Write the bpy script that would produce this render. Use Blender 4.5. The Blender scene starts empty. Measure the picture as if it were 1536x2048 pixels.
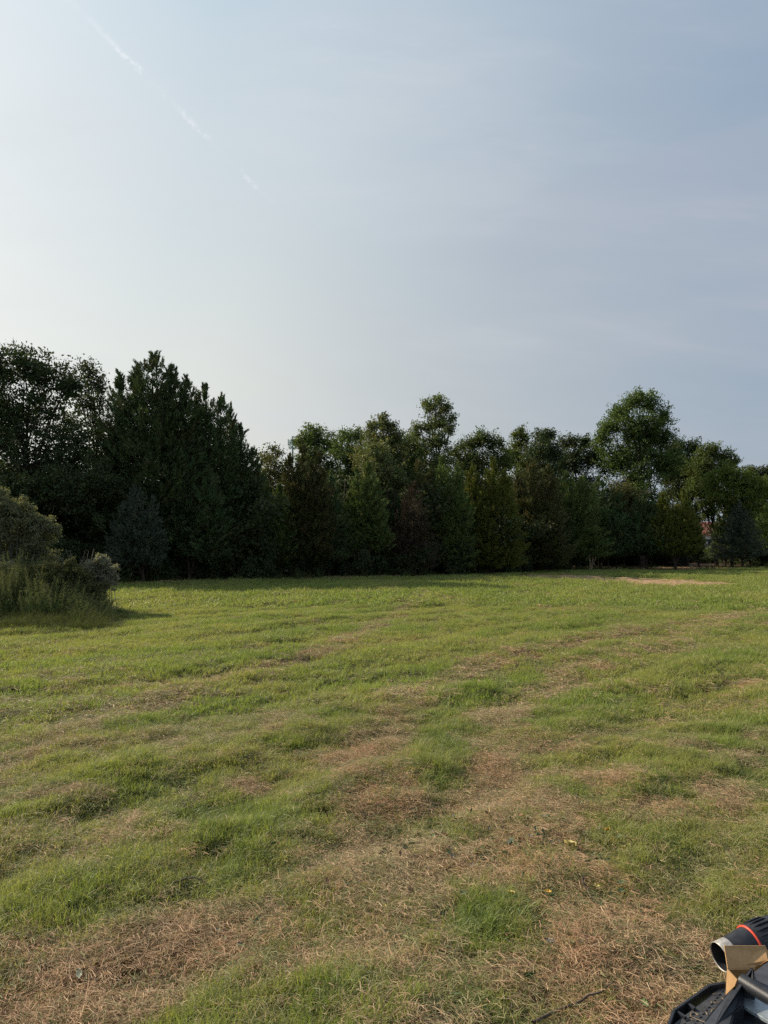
import bpy, math, random
import numpy as np
from mathutils import Vector, Matrix

random.seed(7)
RNG = np.random.default_rng(7)
R = math.radians
scene = bpy.context.scene
COL = scene.collection

# ------------------------------------------------------------------ camera
FPX = 1420.0                      # focal length in pixels of the 1536x2048 photograph
H = 2.0
PITCH = math.atan((1103 - 1024) / FPX)
cam_d = bpy.data.cameras.new('camera')
cam = bpy.data.objects.new('camera', cam_d)
COL.objects.link(cam)
cam_d.sensor_fit = 'VERTICAL'
cam_d.sensor_height = 34.6
cam_d.sensor_width = 25.95
cam_d.lens = FPX / 2048 * 34.6
cam_d.clip_start = 0.05
cam_d.clip_end = 9000
cam.location = (0, 0, H)
cam.rotation_euler = (math.pi / 2 + PITCH, 0, 0)
scene.camera = cam

# ------------------------------------------------------------------ light
SUN_AZ = R(-62)                   # left of the view direction (+Y)
SUN_EL = R(31)
SUN_STR = 4.7
SKY_STR = 0.1
SDIR = Vector((math.sin(SUN_AZ) * math.cos(SUN_EL), math.cos(SUN_AZ) * math.cos(SUN_EL), math.sin(SUN_EL)))
sun_d = bpy.data.lights.new('sun', 'SUN')
sun_d.energy = SUN_STR
sun_d.angle = R(1.2)
sun_d.color = (1.0, 0.86, 0.68)
sun = bpy.data.objects.new('sun', sun_d)
COL.objects.link(sun)
sun.location = (-40, 30, 60)
sun.rotation_euler = (-SDIR).to_track_quat('-Z', 'Y').to_euler()

vs = scene.view_settings
vs.view_transform = 'Standard'
vs.look = 'None'
vs.exposure = 0.52
vs.gamma = 1.0
vs.use_curve_mapping = False
scene.cycles.use_denoising = False
scene.cycles.max_bounces = 6
scene.cycles.diffuse_bounces = 3
scene.cycles.transmission_bounces = 3
scene.cycles.transparent_max_bounces = 6


def ray(px, py):
    u = (px - 768) / FPX
    w = (1024 - py) / FPX
    return np.array([u, math.cos(PITCH) - w * math.sin(PITCH), math.sin(PITCH) + w * math.cos(PITCH)])


def P(px, py, D):
    """point of the place seen at a photograph pixel, at distance D along +Y"""
    d = ray(px, py)
    t = D / d[1]
    return np.array([d[0] * t, D, H + d[2] * t])


def G(px, py, z=0.0):
    """point on the flat field seen at a photograph pixel"""
    d = ray(px, py)
    t = (z - H) / d[2]
    return np.array([d[0] * t, d[1] * t, z])


class NT:
    """small helper to write node trees"""
    def __init__(s, tree):
        s.t = tree
        s.n = tree.nodes
        s.l = tree.links

    def add(s, typ, **kw):
        n = s.n.new(typ)
        for k, v in kw.items():
            setattr(n, k, v)
        return n

    def link(s, a, b):
        s.l.new(a, b)

    def val(s, sock, v):
        if isinstance(v, (int, float, tuple, list)):
            sock.default_value = v
        else:
            s.l.new(v, sock)

    def math(s, op, a, b=None, c=None, clamp=False):
        n = s.add('ShaderNodeMath', operation=op, use_clamp=clamp)
        s.val(n.inputs[0], a)
        if b is not None:
            s.val(n.inputs[1], b)
        if c is not None:
            s.val(n.inputs[2], c)
        return n.outputs[0]

    def vmath(s, op, a, b=None):
        n = s.add('ShaderNodeVectorMath', operation=op)
        s.val(n.inputs[0], a)
        if b is not None:
            s.val(n.inputs[1], b)
        return n.outputs['Value'] if op in ('DOT_PRODUCT', 'LENGTH') else n.outputs[0]

    def mix(s, f, a, b, blend='MIX'):
        n = s.add('ShaderNodeMix', data_type='RGBA', blend_type=blend)
        s.val(n.inputs[0], f)
        s.val(n.inputs[6], a if not isinstance(a, tuple) else (*a[:3], 1))
        s.val(n.inputs[7], b if not isinstance(b, tuple) else (*b[:3], 1))
        return n.outputs[2]

    def ramp(s, f, stops, interp='LINEAR'):
        n = s.add('ShaderNodeValToRGB')
        e = n.color_ramp.elements
        n.color_ramp.interpolation = interp
        while len(e) < len(stops):
            e.new(0.5)
        for k, (p, c) in enumerate(stops):
            e[k].position = p
            e[k].color = (*c[:3], 1) if isinstance(c, tuple) else (c, c, c, 1)
        s.val(n.inputs[0], f)
        return n.outputs[0]

    def rng(s, v, a, b, c=0.0, d=1.0, smooth=True):
        n = s.add('ShaderNodeMapRange', interpolation_type='SMOOTHSTEP' if smooth else 'LINEAR')
        s.val(n.inputs[0], v)
        n.inputs[1].default_value = a
        n.inputs[2].default_value = b
        n.inputs[3].default_value = c
        n.inputs[4].default_value = d
        return n.outputs[0]

    def noise(s, vec, scale, detail=4, rough=0.55, out=0):
        n = s.add('ShaderNodeTexNoise')
        if vec is not None:
            s.val(n.inputs['Vector'], vec)
        n.inputs['Scale'].default_value = scale
        n.inputs['Detail'].default_value = detail
        n.inputs['Roughness'].default_value = rough
        return n.outputs[out]


# ------------------------------------------------------------------ sky (hazy, thin cirrus, a broken contrail)
world = bpy.data.worlds.new('World')
scene.world = world
world.use_nodes = True
wt = NT(world.node_tree)
wt.n.clear()
wout = wt.add('ShaderNodeOutputWorld')
bg = wt.add('ShaderNodeBackground')
bg.inputs[1].default_value = SKY_STR
sky = wt.add('ShaderNodeTexSky', sky_type='NISHITA')
sky.sun_disc = False
sky.sun_elevation = SUN_EL
sky.sun_rotation = SUN_AZ
sky.air_density = 1.0
sky.dust_density = 2.5
sky.ozone_density = 1.5
tc = wt.add('ShaderNodeTexCoord')
D_ = wt.vmath('NORMALIZE', tc.outputs['Generated'])
sep = wt.add('ShaderNodeSeparateXYZ')
wt.link(D_, sep.inputs[0])
dz = sep.outputs[2]
cs = wt.vmath('DOT_PRODUCT', D_, tuple(SDIR))
K = 0.70 / SKY_STR


def kc(r, g, b):
    return (r * K, g * K, b * K)


# thin high haze: brightness falls with the angle from the sun, warm and dim towards the horizon
veil_hi = wt.ramp(wt.rng(cs, -0.2, 1.0, smooth=False), [
    (0.0, (0.26, 0.36, 0.50)), (0.35, (0.275, 0.385, 0.525)), (0.52, (0.345, 0.45, 0.57)), (0.66, (0.43, 0.545, 0.65)),
    (0.80, (0.52, 0.655, 0.75)), (1.0, (0.92, 0.97, 0.98))])
veil_lo = wt.ramp(wt.rng(cs, -0.2, 1.0, smooth=False), [
    (0.0, (0.33, 0.40, 0.48)), (0.25, (0.385, 0.445, 0.51)), (0.45, (0.52, 0.545, 0.545)), (0.60, (0.67, 0.67, 0.615)),
    (0.74, (0.90, 0.86, 0.73)), (1.0, (1.0, 0.95, 0.85))])
hz = wt.rng(dz, 0.02, 0.62, 1.0, 0.0, False)
veil = wt.mix(hz, veil_hi, veil_lo)
veil = wt.vmath('SCALE', veil, None)
veil.node.inputs['Scale'].default_value = K
base = wt.mix(0.92, sky.outputs[0], veil)
# cirrus: noise on a plane high overhead
zc = wt.math('ADD', wt.math('MAXIMUM', dz, 0.0), 0.32)
comb = wt.add('ShaderNodeCombineXYZ')
wt.link(wt.math('DIVIDE', sep.outputs[0], zc), comb.inputs[0])
wt.link(wt.math('DIVIDE', sep.outputs[1], zc), comb.inputs[1])
mp = wt.add('ShaderNodeMapping')
wt.link(comb.outputs[0], mp.inputs[0])
mp.inputs['Rotation'].default_value = (0, 0, R(38))
mp.inputs['Scale'].default_value = (0.8, 2.4, 1)
mp.inputs['Location'].default_value = (3.1, 1.7, 0)
n1 = wt.noise(mp.outputs[0], 0.9, 5, 0.5)
mp2 = wt.add('ShaderNodeMapping')
wt.link(comb.outputs[0], mp2.inputs[0])
mp2.inputs['Rotation'].default_value = (0, 0, R(-25))
mp2.inputs['Scale'].default_value = (1.0, 2.6, 1)
n2 = wt.noise(mp2.outputs[0], 1.7, 6, 0.6)
cir = wt.math('MULTIPLY', wt.rng(n1, 0.38, 0.68), wt.rng(n2, 0.25, 0.75, 0.35, 1.0))
cirf = wt.math('MULTIPLY', cir, wt.rng(dz, 0.0, 0.25, 0.15, 0.55))
cloudc = wt.mix(wt.rng(cs, -0.1, 0.9), kc(0.46, 0.475, 0.54), kc(0.70, 0.74, 0.77))
mp3 = wt.add('ShaderNodeMapping')
wt.link(comb.outputs[0], mp3.inputs[0])
mp3.inputs['Rotation'].default_value = (0, 0, R(62))
mp3.inputs['Scale'].default_value = (1.2, 5.0, 1)
n3 = wt.noise(mp3.outputs[0], 2.6, 8, 0.62)
cirf = wt.math('ADD', cirf, wt.math('MULTIPLY', wt.math('MULTIPLY', wt.rng(n3, .45, .75), wt.rng(n1, .35, .65)), .22), None, True)
base = wt.mix(cirf, base, cloudc)
# soft edge of a cirrus band, upper right
bA, bB = Vector(ray(1010, 395)), Vector(ray(1536, 215))
bn = bA.cross(bB).normalized()
bd = wt.vmath('DOT_PRODUCT', D_, tuple(bn))
if bn.dot(Vector(ray(1300, 100))) > 0:
    bd = wt.math('MULTIPLY', bd, -1.0)
wob = wt.math('MULTIPLY_ADD', wt.noise(D_, 7, 4), 0.03, -0.015)
bd = wt.math('ADD', bd, wob)
band = wt.math('MULTIPLY', wt.rng(bd, -0.006, 0.012), wt.rng(bd, 0.03, 0.20, 1.0, 0.0))
band = wt.math('MULTIPLY', band, wt.rng(sep.outputs[0], 0.02, 0.25))
base = wt.mix(wt.math('MULTIPLY', band, 0.28), base, kc(0.42, 0.46, 0.56))
# contrail, broken into pieces
cA, cB = Vector(ray(118, -20)).normalized(), Vector(ray(560, 420)).normalized()
cn = cA.cross(cB).normalized()
ct = (cB - cA).normalized()
Dw = wt.vmath('ADD', D_, (0, 0, 0))
dist = wt.vmath('DOT_PRODUCT', D_, tuple(cn))
jit = wt.math('MULTIPLY_ADD', wt.noise(D_, 45, 3, 0.6), 0.008, -0.004)
dist = wt.math('ABSOLUTE', wt.math('ADD', dist, jit))
al = wt.vmath('DOT_PRODUCT', wt.vmath('SUBTRACT', D_, tuple(cA)), tuple(ct))
L = (cB - cA).length
pieces = wt.ramp(wt.math('DIVIDE', al, L), [
    (0.0, 0.55), (0.10, 0.30), (0.17, 0.35), (0.24, 0.95), (0.335, 1.0), (0.36, 0.05), (0.43, 0.30), (0.46, 0.05),
    (0.52, 0.7), (0.62, 0.55), (0.66, 0.05), (0.78, 0.05), (0.82, 0.6), (0.875, 0.6), (0.89, 0.0), (0.95, 0.15), (1.0, 0.0)])
wid = wt.math('MULTIPLY', wt.rng(wt.noise(D_, 120, 3, 0.7), 0.38, 0.6), wt.rng(dist, 0.0, 0.0055, 1.0, 0.0))
trail = wt.math('MULTIPLY', wid, pieces)
trail = wt.math('MULTIPLY', trail, wt.rng(wt.math('ABSOLUTE', wt.math('SUBTRACT', al, L / 2)), L / 2, L / 2 + 0.01, 1, 0))
base = wt.mix(wt.math('MULTIPLY', trail, 0.5), base, kc(0.95, 0.97, 1.0))
wt.link(base, bg.inputs[0])
wt.link(bg.outputs[0], wout.inputs[0])


# ------------------------------------------------------------------ tags
def tag(o, label=None, cat=None, group=None, kind=None):
    if label:
        o['label'] = label
    if cat:
        o['category'] = cat
    if group:
        o['group'] = group
    if kind:
        o['kind'] = kind
    return o


def empty(name, loc, rz=0.0):
    o = bpy.data.objects.new(name, None)
    o.location = tuple(loc)
    o.rotation_euler = (0, 0, rz)
    COL.objects.link(o)
    return o


def mesh_np(name, V, F, mat=None, attrs=None, smooth=False, parent=None, link=True):
    """V (n,3); F (m,k) quads or tris; attrs {name: per-vertex float array}"""
    V = np.asarray(V, dtype=np.float32)
    F = np.asarray(F, dtype=np.int32)
    me = bpy.data.meshes.new(name)
    me.vertices.add(len(V))
    me.vertices.foreach_set('co', V.ravel())
    k = F.shape[1]
    me.loops.add(F.size)
    me.loops.foreach_set('vertex_index', F.ravel())
    me.polygons.add(len(F))
    me.polygons.foreach_set('loop_start', np.arange(0, F.size, k, dtype=np.int32))
    if smooth:
        me.polygons.foreach_set('use_smooth', np.ones(len(F), dtype=bool))
    if attrs:
        for a, v in attrs.items():
            at = me.attributes.new(a, 'FLOAT', 'POINT')
            at.data.foreach_set('value', np.asarray(v, dtype=np.float32))
    me.update(calc_edges=True)
    if mat:
        me.materials.append(mat)
    o = bpy.data.objects.new(name, me)
    if link:
        COL.objects.link(o)
    if parent:
        o.parent = parent
    return o


def mesh_py(name, V, F, mat=None, parent=None, smooth=False):
    me = bpy.data.meshes.new(name)
    me.from_pydata([tuple(map(float, v)) for v in V], [], F)
    me.update()
    if smooth:
        me.polygons.foreach_set('use_smooth', [True] * len(me.polygons))
    if mat:
        me.materials.append(mat)
    o = bpy.data.objects.new(name, me)
    COL.objects.link(o)
    if parent:
        o.parent = parent
    return o


# ------------------------------------------------------------------ noise on the ground
def vnoise(x, y, seed=0):
    xi = np.floor(x).astype(np.int64)
    yi = np.floor(y).astype(np.int64)
    xf, yf = x - xi, y - yi
    xf = xf * xf * (3 - 2 * xf)
    yf = yf * yf * (3 - 2 * yf)

    def h(a, b):
        n = (a * 374761393 + b * 668265263 + seed * 974711) & 0x7fffffff
        n = ((n ^ (n >> 13)) * 1274126177) & 0x7fffffff
        n = n ^ (n >> 16)
        return (n & 0xffff) / 65535.0
    return (h(xi, yi) * (1 - xf) + h(xi + 1, yi) * xf) * (1 - yf) + (h(xi, yi + 1) * (1 - xf) + h(xi + 1, yi + 1) * xf) * yf


def fbm(x, y, seed=0, octv=4, rough=0.5):
    a, s, t = 1.0, 0.0, 0.0
    for k in range(octv):
        s = s + a * vnoise(x * 2 ** k, y * 2 ** k, seed + k * 17)
        t += a
        a *= rough
    return s / t


def rotc(x, y, deg):
    c, s = math.cos(R(deg)), math.sin(R(deg))
    return x * c + y * s, -x * s + y * c


def sstep(a, b, x):
    t = np.clip((x - a) / (b - a), 0, 1)
    return t * t * (3 - 2 * t)


EDGE = ([-2500, -400, 0, 230, 500, 800, 1000, 1100, 1536, 2200, 4000], [30, 37, 41, 43.5, 47, 53, 61, 71, 82, 92, 95])


def edge_D(px):
    return np.interp(px, EDGE[0], EDGE[1])


def to_px(x, y):
    """photograph pixel at which a ground point of the flat field lies"""
    y = np.maximum(y, 0.8)
    return 768 + x / y * FPX, 1103 + H / y * FPX


# bare or straw-covered places, given as (x, y, rx, ry, amount) read off the photograph, then laid on the ground
DRY = [(150, 1950, 270, 95, 1.0), (430, 1850, 230, 60, .9), (0, 2010, 170, 80, 1.0), (800, 1775, 120, 75, 1.0), (620, 1930, 160, 45, .55),
       (1190, 1850, 150, 130, .95), (1060, 1650, 110, 70, .8), (1000, 1550, 45, 70, .75), (1200, 1560, 170, 30, .65), (1440, 1560, 70, 55, .95),
       (1290, 2000, 100, 70, 1.0), (1085, 1480, 80, 30, .45), (740, 1590, 55, 60, .6), (505, 1570, 60, 16, .8), (160, 1598, 70, 14, .7),
       (60, 1607, 60, 10, .6), (870, 1690, 140, 60, .7), (1320, 1900, 190, 100, .6), (1510, 1477, 40, 8, .8), (1340, 1411, 35, 7, .7),
       (1485, 1366, 35, 7, .7), (1300, 1388, 25, 6, .6), (715, 1476, 65, 9, .7), (235, 1475, 50, 7, .6), (1300, 1630, 100, 30, .5),
       (600, 1440, 120, 18, .35), (200, 1370, 220, 22, .35), (150, 1420, 200, 25, .4), (1130, 1590, 60, 25, .6), (700, 1700, 110, 30, .4),
       (1400, 1300, 200, 8, .3), (1450, 1250, 160, 6, .35), (1130, 1220, 80, 5, .4), (350, 1690, 120, 30, .3), (60, 1900, 90, 30, .6),
       (1400, 1500, 130, 18, .5), (900, 1920, 110, 40, .5), (1060, 1950, 160, 60, .7), (40, 1500, 160, 30, .35), (1080, 1385, 160, 10, .45)]
SOIL = [(585, 1323, 75, 8, 1.0), (650, 1628, 40, 18, .9), (1005, 1372, 55, 8, .8), (20, 1541, 40, 6, .8), (800, 1690, 60, 30, .7),
        (870, 1350, 110, 8, .45), (520, 1306, 40, 5, .6), (260, 1925, 40, 22, .7), (1230, 1850, 60, 30, .6), (1080, 1690, 60, 20, .5), (700, 1915, 70, 18, .5)]
LUSH = [(565, 1275, 110, 16, 1.0), (1190, 1355, 45, 13, 1.0), (268, 1530, 32, 20, 1.3), (640, 1360, 60, 18, .7), (330, 1620, 110, 30, .8),
        (190, 1810, 30, 22, 1.0), (890, 1500, 60, 90, .9), (990, 1850, 95, 50, 1.0), (800, 1990, 200, 50, 1.1), (1480, 1810, 70, 35, .9),
        (80, 1740, 110, 50, .8), (480, 1680, 120, 40, .8), (1240, 1680, 60, 40, .8), (1510, 1560, 40, 60, .8), (700, 1420, 90, 25, .6),
        (1000, 1400, 90, 20, .5), (470, 1760, 80, 30, .6), (20, 1830, 70, 40, .6), (900, 1240, 60, 8, .4), (1350, 1680, 80, 50, .5),
        (150, 1530, 60, 20, .5), (560, 1610, 90, 25, .5)]


def blobs(lst, px, py, nz):
    s = np.zeros_like(px)
    for (cx, cy, rx, ry, a) in lst:
        q = ((px - cx) / rx) ** 2 + ((py - cy) / ry) ** 2
        s = np.maximum(s, a * (1 - sstep(0.3, 1.35, q + (nz - 0.5) * 2.4)))
    return s


def zones(x, y):
    """dryness, bare soil, lushness, litter (woodland floor), strip of tilled soil"""
    px, py = to_px(x, y)
    nz = fbm(x * 1.7, y * 1.7, 3, 4)
    front = sstep(1.5, 2.5, y)
    dry = blobs(DRY, px, py, nz) * front
    soil = blobs(SOIL, px, py, nz) * front
    lush = blobs(LUSH, px, py, nz) * front * (.45 + .75 * sstep(.32, .6, fbm(x * 2.1, y * 2.1, 19, 3)))
    rx, ry = rotc(x, y, 48)
    st = fbm(rx * 0.22, ry * 1.15, 11, 3)            # mowing rows
    st2 = fbm(rx * 0.5, ry * 3.2, 23, 3)
    gen = sstep(14, 3.5, y) * 0.13 - 0.02
    # two wheel tracks curving away from the near right into the distance
    trk = np.zeros_like(x)
    for (ax_, ay_) in (((1180, 1120, 990, 985, 1010, 1180, 1500), (2048, 1800, 1640, 1500, 1430, 1330, 1235)),
                       ((820, 790, 745, 735, 800, 960, 1250, 1536), (2048, 1800, 1650, 1520, 1420, 1335, 1268, 1222)),
                       ((-40, 140, 330, 560, 730, 850), (1560, 1480, 1400, 1340, 1270, 1190))):
        gp = np.array([G(a, b)[:2] for a, b in zip(ax_, ay_)])
        tt = np.linspace(0, 1, len(gp))
        t2 = np.linspace(0, 1, 60)
        cx, cy_ = np.interp(t2, tt, gp[:, 0]), np.interp(t2, tt, gp[:, 1])
        near = y < 45
        dd = np.full(x.shape, 9.0)
        xn, yn = x[near], y[near]
        dm = np.full(xn.shape, 9.0)
        for a, b in zip(cx, cy_):
            dm = np.minimum(dm, np.hypot(xn - a, (yn - b) * .55))
        dd[near] = dm
        trk = np.maximum(trk, sstep(.55, .12, dd + (nz - .5) * .5))
    trk = trk * sstep(.25, .6, fbm(x * .9, y * .9, 15, 3) + .15)
    dry = dry * (.30 + .95 * sstep(.30, .58, fbm(x * 2.6, y * 2.6, 16, 4)))
    dry = np.clip(np.maximum(np.maximum(dry, trk * .72 * sstep(40, 20, y)) + (.5 - rows(x, y)) * .14 * sstep(40, 12, y), gen + (st - 0.57) * 1.0 * sstep(38, 9, y) + (nz - 0.55) * 0.8 * sstep(60, 20, y)) - lush * 0.40, 0, 1)
    lush = np.clip(lush + sstep(.55, .8, st2) * 0.35, 0, 1.4)
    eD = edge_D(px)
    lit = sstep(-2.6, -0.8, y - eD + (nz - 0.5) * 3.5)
    # the long tilled strip at the right of the field
    t = (px - 1035) / 425.0
    cy = 1153 + 18 * np.clip(t, 0, 1) ** 1.15
    wdt = np.interp(t, [0, 0.15, 0.6, 0.95, 1.05], [4.0, 6.5, 9.0, 5.5, 0.0])
    strip = np.where((t > 0) & (t < 1.05), 1 - sstep(0.75, 1.15, np.abs(py - cy) / np.maximum(wdt, .01) + (nz - .5) * 1.2), 0.0)
    return dry, soil, lush, lit, strip, st, nz


def rows(x, y):
    """mowing rows, a little wavy, sweeping round to the right"""
    rx, ry = rotc(x, y, 50 - 0.0)
    q = ry + .012 * rx * rx * .12 + 1.1 * (fbm(x * .16, y * .16, 61, 2) - .5)
    return .5 + .5 * np.sin(2 * np.pi * q / 1.75)


def ground_z(x, y, dry=None, lush=None):
    rx, ry = rotc(x, y, 48)
    z = (fbm(rx * 0.30, ry * 0.95, 31, 3) - 0.5) * 0.20
    z = z + (fbm(rx * 1.0, ry * 2.7, 35, 3) - 0.5) * 0.13 + rows(x, y) * .045
    z = z + (fbm(x * 3.0, y * 3.0, 41, 2) - 0.5) * 0.09 * sstep(22, 10, np.hypot(x, y))
    z = z + (fbm(x * 8.3, y * 8.3, 43, 2) - 0.5) * 0.035 * sstep(14, 6, np.hypot(x, y))
    z = z + (fbm(x * 0.10, y * 0.16, 51, 3) - 0.5) * 0.22 * sstep(8, 25, np.hypot(x, y))
    return z


# ------------------------------------------------------------------ ground
def attr(nt, name, typ='GEOMETRY'):
    n = nt.add('ShaderNodeAttribute', attribute_type=typ, attribute_name=name)
    return n.outputs['Fac']


def new_mat(name):
    m = bpy.data.materials.new(name)
    m.use_nodes = True
    nt = NT(m.node_tree)
    nt.n.clear()
    out = nt.add('ShaderNodeOutputMaterial')
    return m, nt, out


def principled(nt, out, color, rough=0.8, **kw):
    b = nt.add('ShaderNodeBsdfPrincipled')
    nt.val(b.inputs['Base Color'], color if not isinstance(color, tuple) else (*color[:3], 1))
    nt.val(b.inputs['Roughness'], rough)
    for k, v in kw.items():
        nt.val(b.inputs[k], v)
    nt.link(b.outputs[0], out.inputs[0])
    return b


def make_ground():
    m, nt, out = new_mat('field_ground')
    geo = nt.add('ShaderNodeNewGeometry').outputs['Position']
    dry, soil, lit, strip = (attr(nt, a) for a in ('dry', 'soil', 'lit', 'strip'))
    f1 = nt.noise(geo, 6, 6, 0.7)
    f2 = nt.noise(geo, 60, 4, 0.7)
    f3 = nt.noise(geo, 1.2, 4, 0.6)
    green = nt.mix(nt.rng(f1, .3, .7), (0.022, 0.030, 0.010), (0.055, 0.060, 0.024))
    straw = nt.mix(nt.rng(f2, .3, .7), (0.065, 0.040, 0.024), (0.20, 0.13, 0.078))
    straw = nt.mix(nt.math('MULTIPLY', nt.rng(f3, .4, .65), .6), straw, (0.15, 0.08, 0.045))
    c = nt.mix(dry, green, straw)
    earth = nt.mix(nt.rng(f2, .3, .7), (0.02, 0.014, 0.009), (0.075, 0.047, 0.030))
    c = nt.mix(soil, c, earth)
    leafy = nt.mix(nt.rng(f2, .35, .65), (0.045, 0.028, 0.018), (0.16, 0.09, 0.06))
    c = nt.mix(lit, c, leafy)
    till = nt.mix(nt.rng(f1, .35, .65), (0.17, 0.10, 0.055), (0.50, 0.34, 0.20))
    c = nt.mix(strip, c, till)
    b = principled(nt, out, c, 0.95)
    b.inputs['Specular IOR Level'].default_value = 0.1
    bp = nt.add('ShaderNodeBump')
    bp.inputs['Strength'].default_value = 0.9
    bp.inputs['Distance'].default_value = 0.03
    nt.link(nt.noise(geo, 35, 6, 0.75), bp.inputs['Height'])
    nt.link(bp.outputs[0], b.inputs['Normal'])
    ang = np.concatenate([np.linspace(-62, 62, 380), np.linspace(66, 294, 50)])
    rad = np.concatenate([[0.0], np.geomspace(0.8, 120, 280), np.geomspace(130, 4000, 30)])
    A, Rr = np.meshgrid(np.radians(ang), rad)
    x = (Rr * np.sin(A)).ravel()
    y = (Rr * np.cos(A)).ravel()
    dry, soil, lush, lit, strip, st, nz = zones(x, y)
    z = ground_z(x, y) * (np.hypot(x, y) < 200)
    z = z - soil * 0.03 + strip * (nz - .5) * 0.10
    na, nr = len(ang), len(rad)
    i, j = np.meshgrid(np.arange(nr - 1), np.arange(na), indexing='ij')
    jn = (j + 1) % na
    F = np.stack([i * na + j, i * na + jn, (i + 1) * na + jn, (i + 1) * na + j], -1).reshape(-1, 4)[:, ::-1]
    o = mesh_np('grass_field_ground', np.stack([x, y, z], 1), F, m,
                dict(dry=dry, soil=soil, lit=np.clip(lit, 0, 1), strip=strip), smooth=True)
    tag(o, 'mown field with green grass, straw patches and bare soil', kind='structure')
    return o


make_ground()


# ------------------------------------------------------------------ leaf and blade materials
def leaf_mat(name, c1, c2, c3=None, trans=0.35, rough=0.5, inst=False, spec=0.35, tip=None):
    """c1..c2 varies from leaf to leaf; c3 a rarer third colour; inst: instance tint"""
    m, nt, out = new_mat(name)
    r = attr(nt, 'rnd')
    c = nt.mix(r, c1, c2)
    if c3:
        c = nt.mix(nt.rng(attr(nt, 'clump'), 0.5, 1.0), c, c3)
    if inst:
        t = attr(nt, 'tint', 'INSTANCER')
        c = nt.mix(nt.math('MULTIPLY', t, 0.75), c, inst)
    else:
        oi = nt.add('ShaderNodeObjectInfo').outputs['Random']
        hs = nt.add('ShaderNodeHueSaturation')
        nt.link(nt.rng(oi, 0, 1, 0.485, 0.515, False), hs.inputs['Hue'])
        nt.link(nt.rng(oi, 0, 1, 0.85, 1.15, False), hs.inputs['Value'])
        nt.link(c, hs.inputs['Color'])
        c = hs.outputs[0]
    if tip:
        c = nt.mix(nt.math('MULTIPLY', nt.rng(attr(nt, 'along'), 0.55, 1.0), 0.6), c, tip)
    b = nt.add('ShaderNodeBsdfPrincipled')
    nt.link(c, b.inputs['Base Color'])
    b.inputs['Roughness'].default_value = rough
    b.inputs['Specular IOR Level'].default_value = spec
    tr = nt.add('ShaderNodeBsdfTranslucent')
    nt.link(nt.mix(1.0, c, (1.15, 1.2, 0.6), 'MULTIPLY'), tr.inputs[0])
    mx = nt.add('ShaderNodeMixShader')
    mx.inputs[0].default_value = trans
    nt.link(b.outputs[0], mx.inputs[1])
    nt.link(tr.outputs[0], mx.inputs[2])
    nt.link(mx.outputs[0], out.inputs[0])
    return m


M = {}
M['grass'] = leaf_mat('green_grass', (0.15, 0.22, 0.045), (0.28, 0.33, 0.085), trans=0.45, inst=(0.36, 0.335, 0.12), tip=(0.46, 0.43, 0.20))
M['grass_lush'] = leaf_mat('lush_grass', (0.145, 0.205, 0.055), (0.25, 0.30, 0.095), trans=0.42, inst=(0.37, 0.35, 0.13))
M['straw'] = leaf_mat('dry_straw', (0.20, 0.135, 0.075), (0.66, 0.50, 0.31), trans=0.2, rough=0.7, inst=(0.50, 0.29, 0.17))
M['cut'] = leaf_mat('cut_grass', (0.15, 0.165, 0.06), (0.34, 0.31, 0.16), trans=0.25, rough=0.7, inst=(0.18, 0.20, 0.085))


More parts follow.
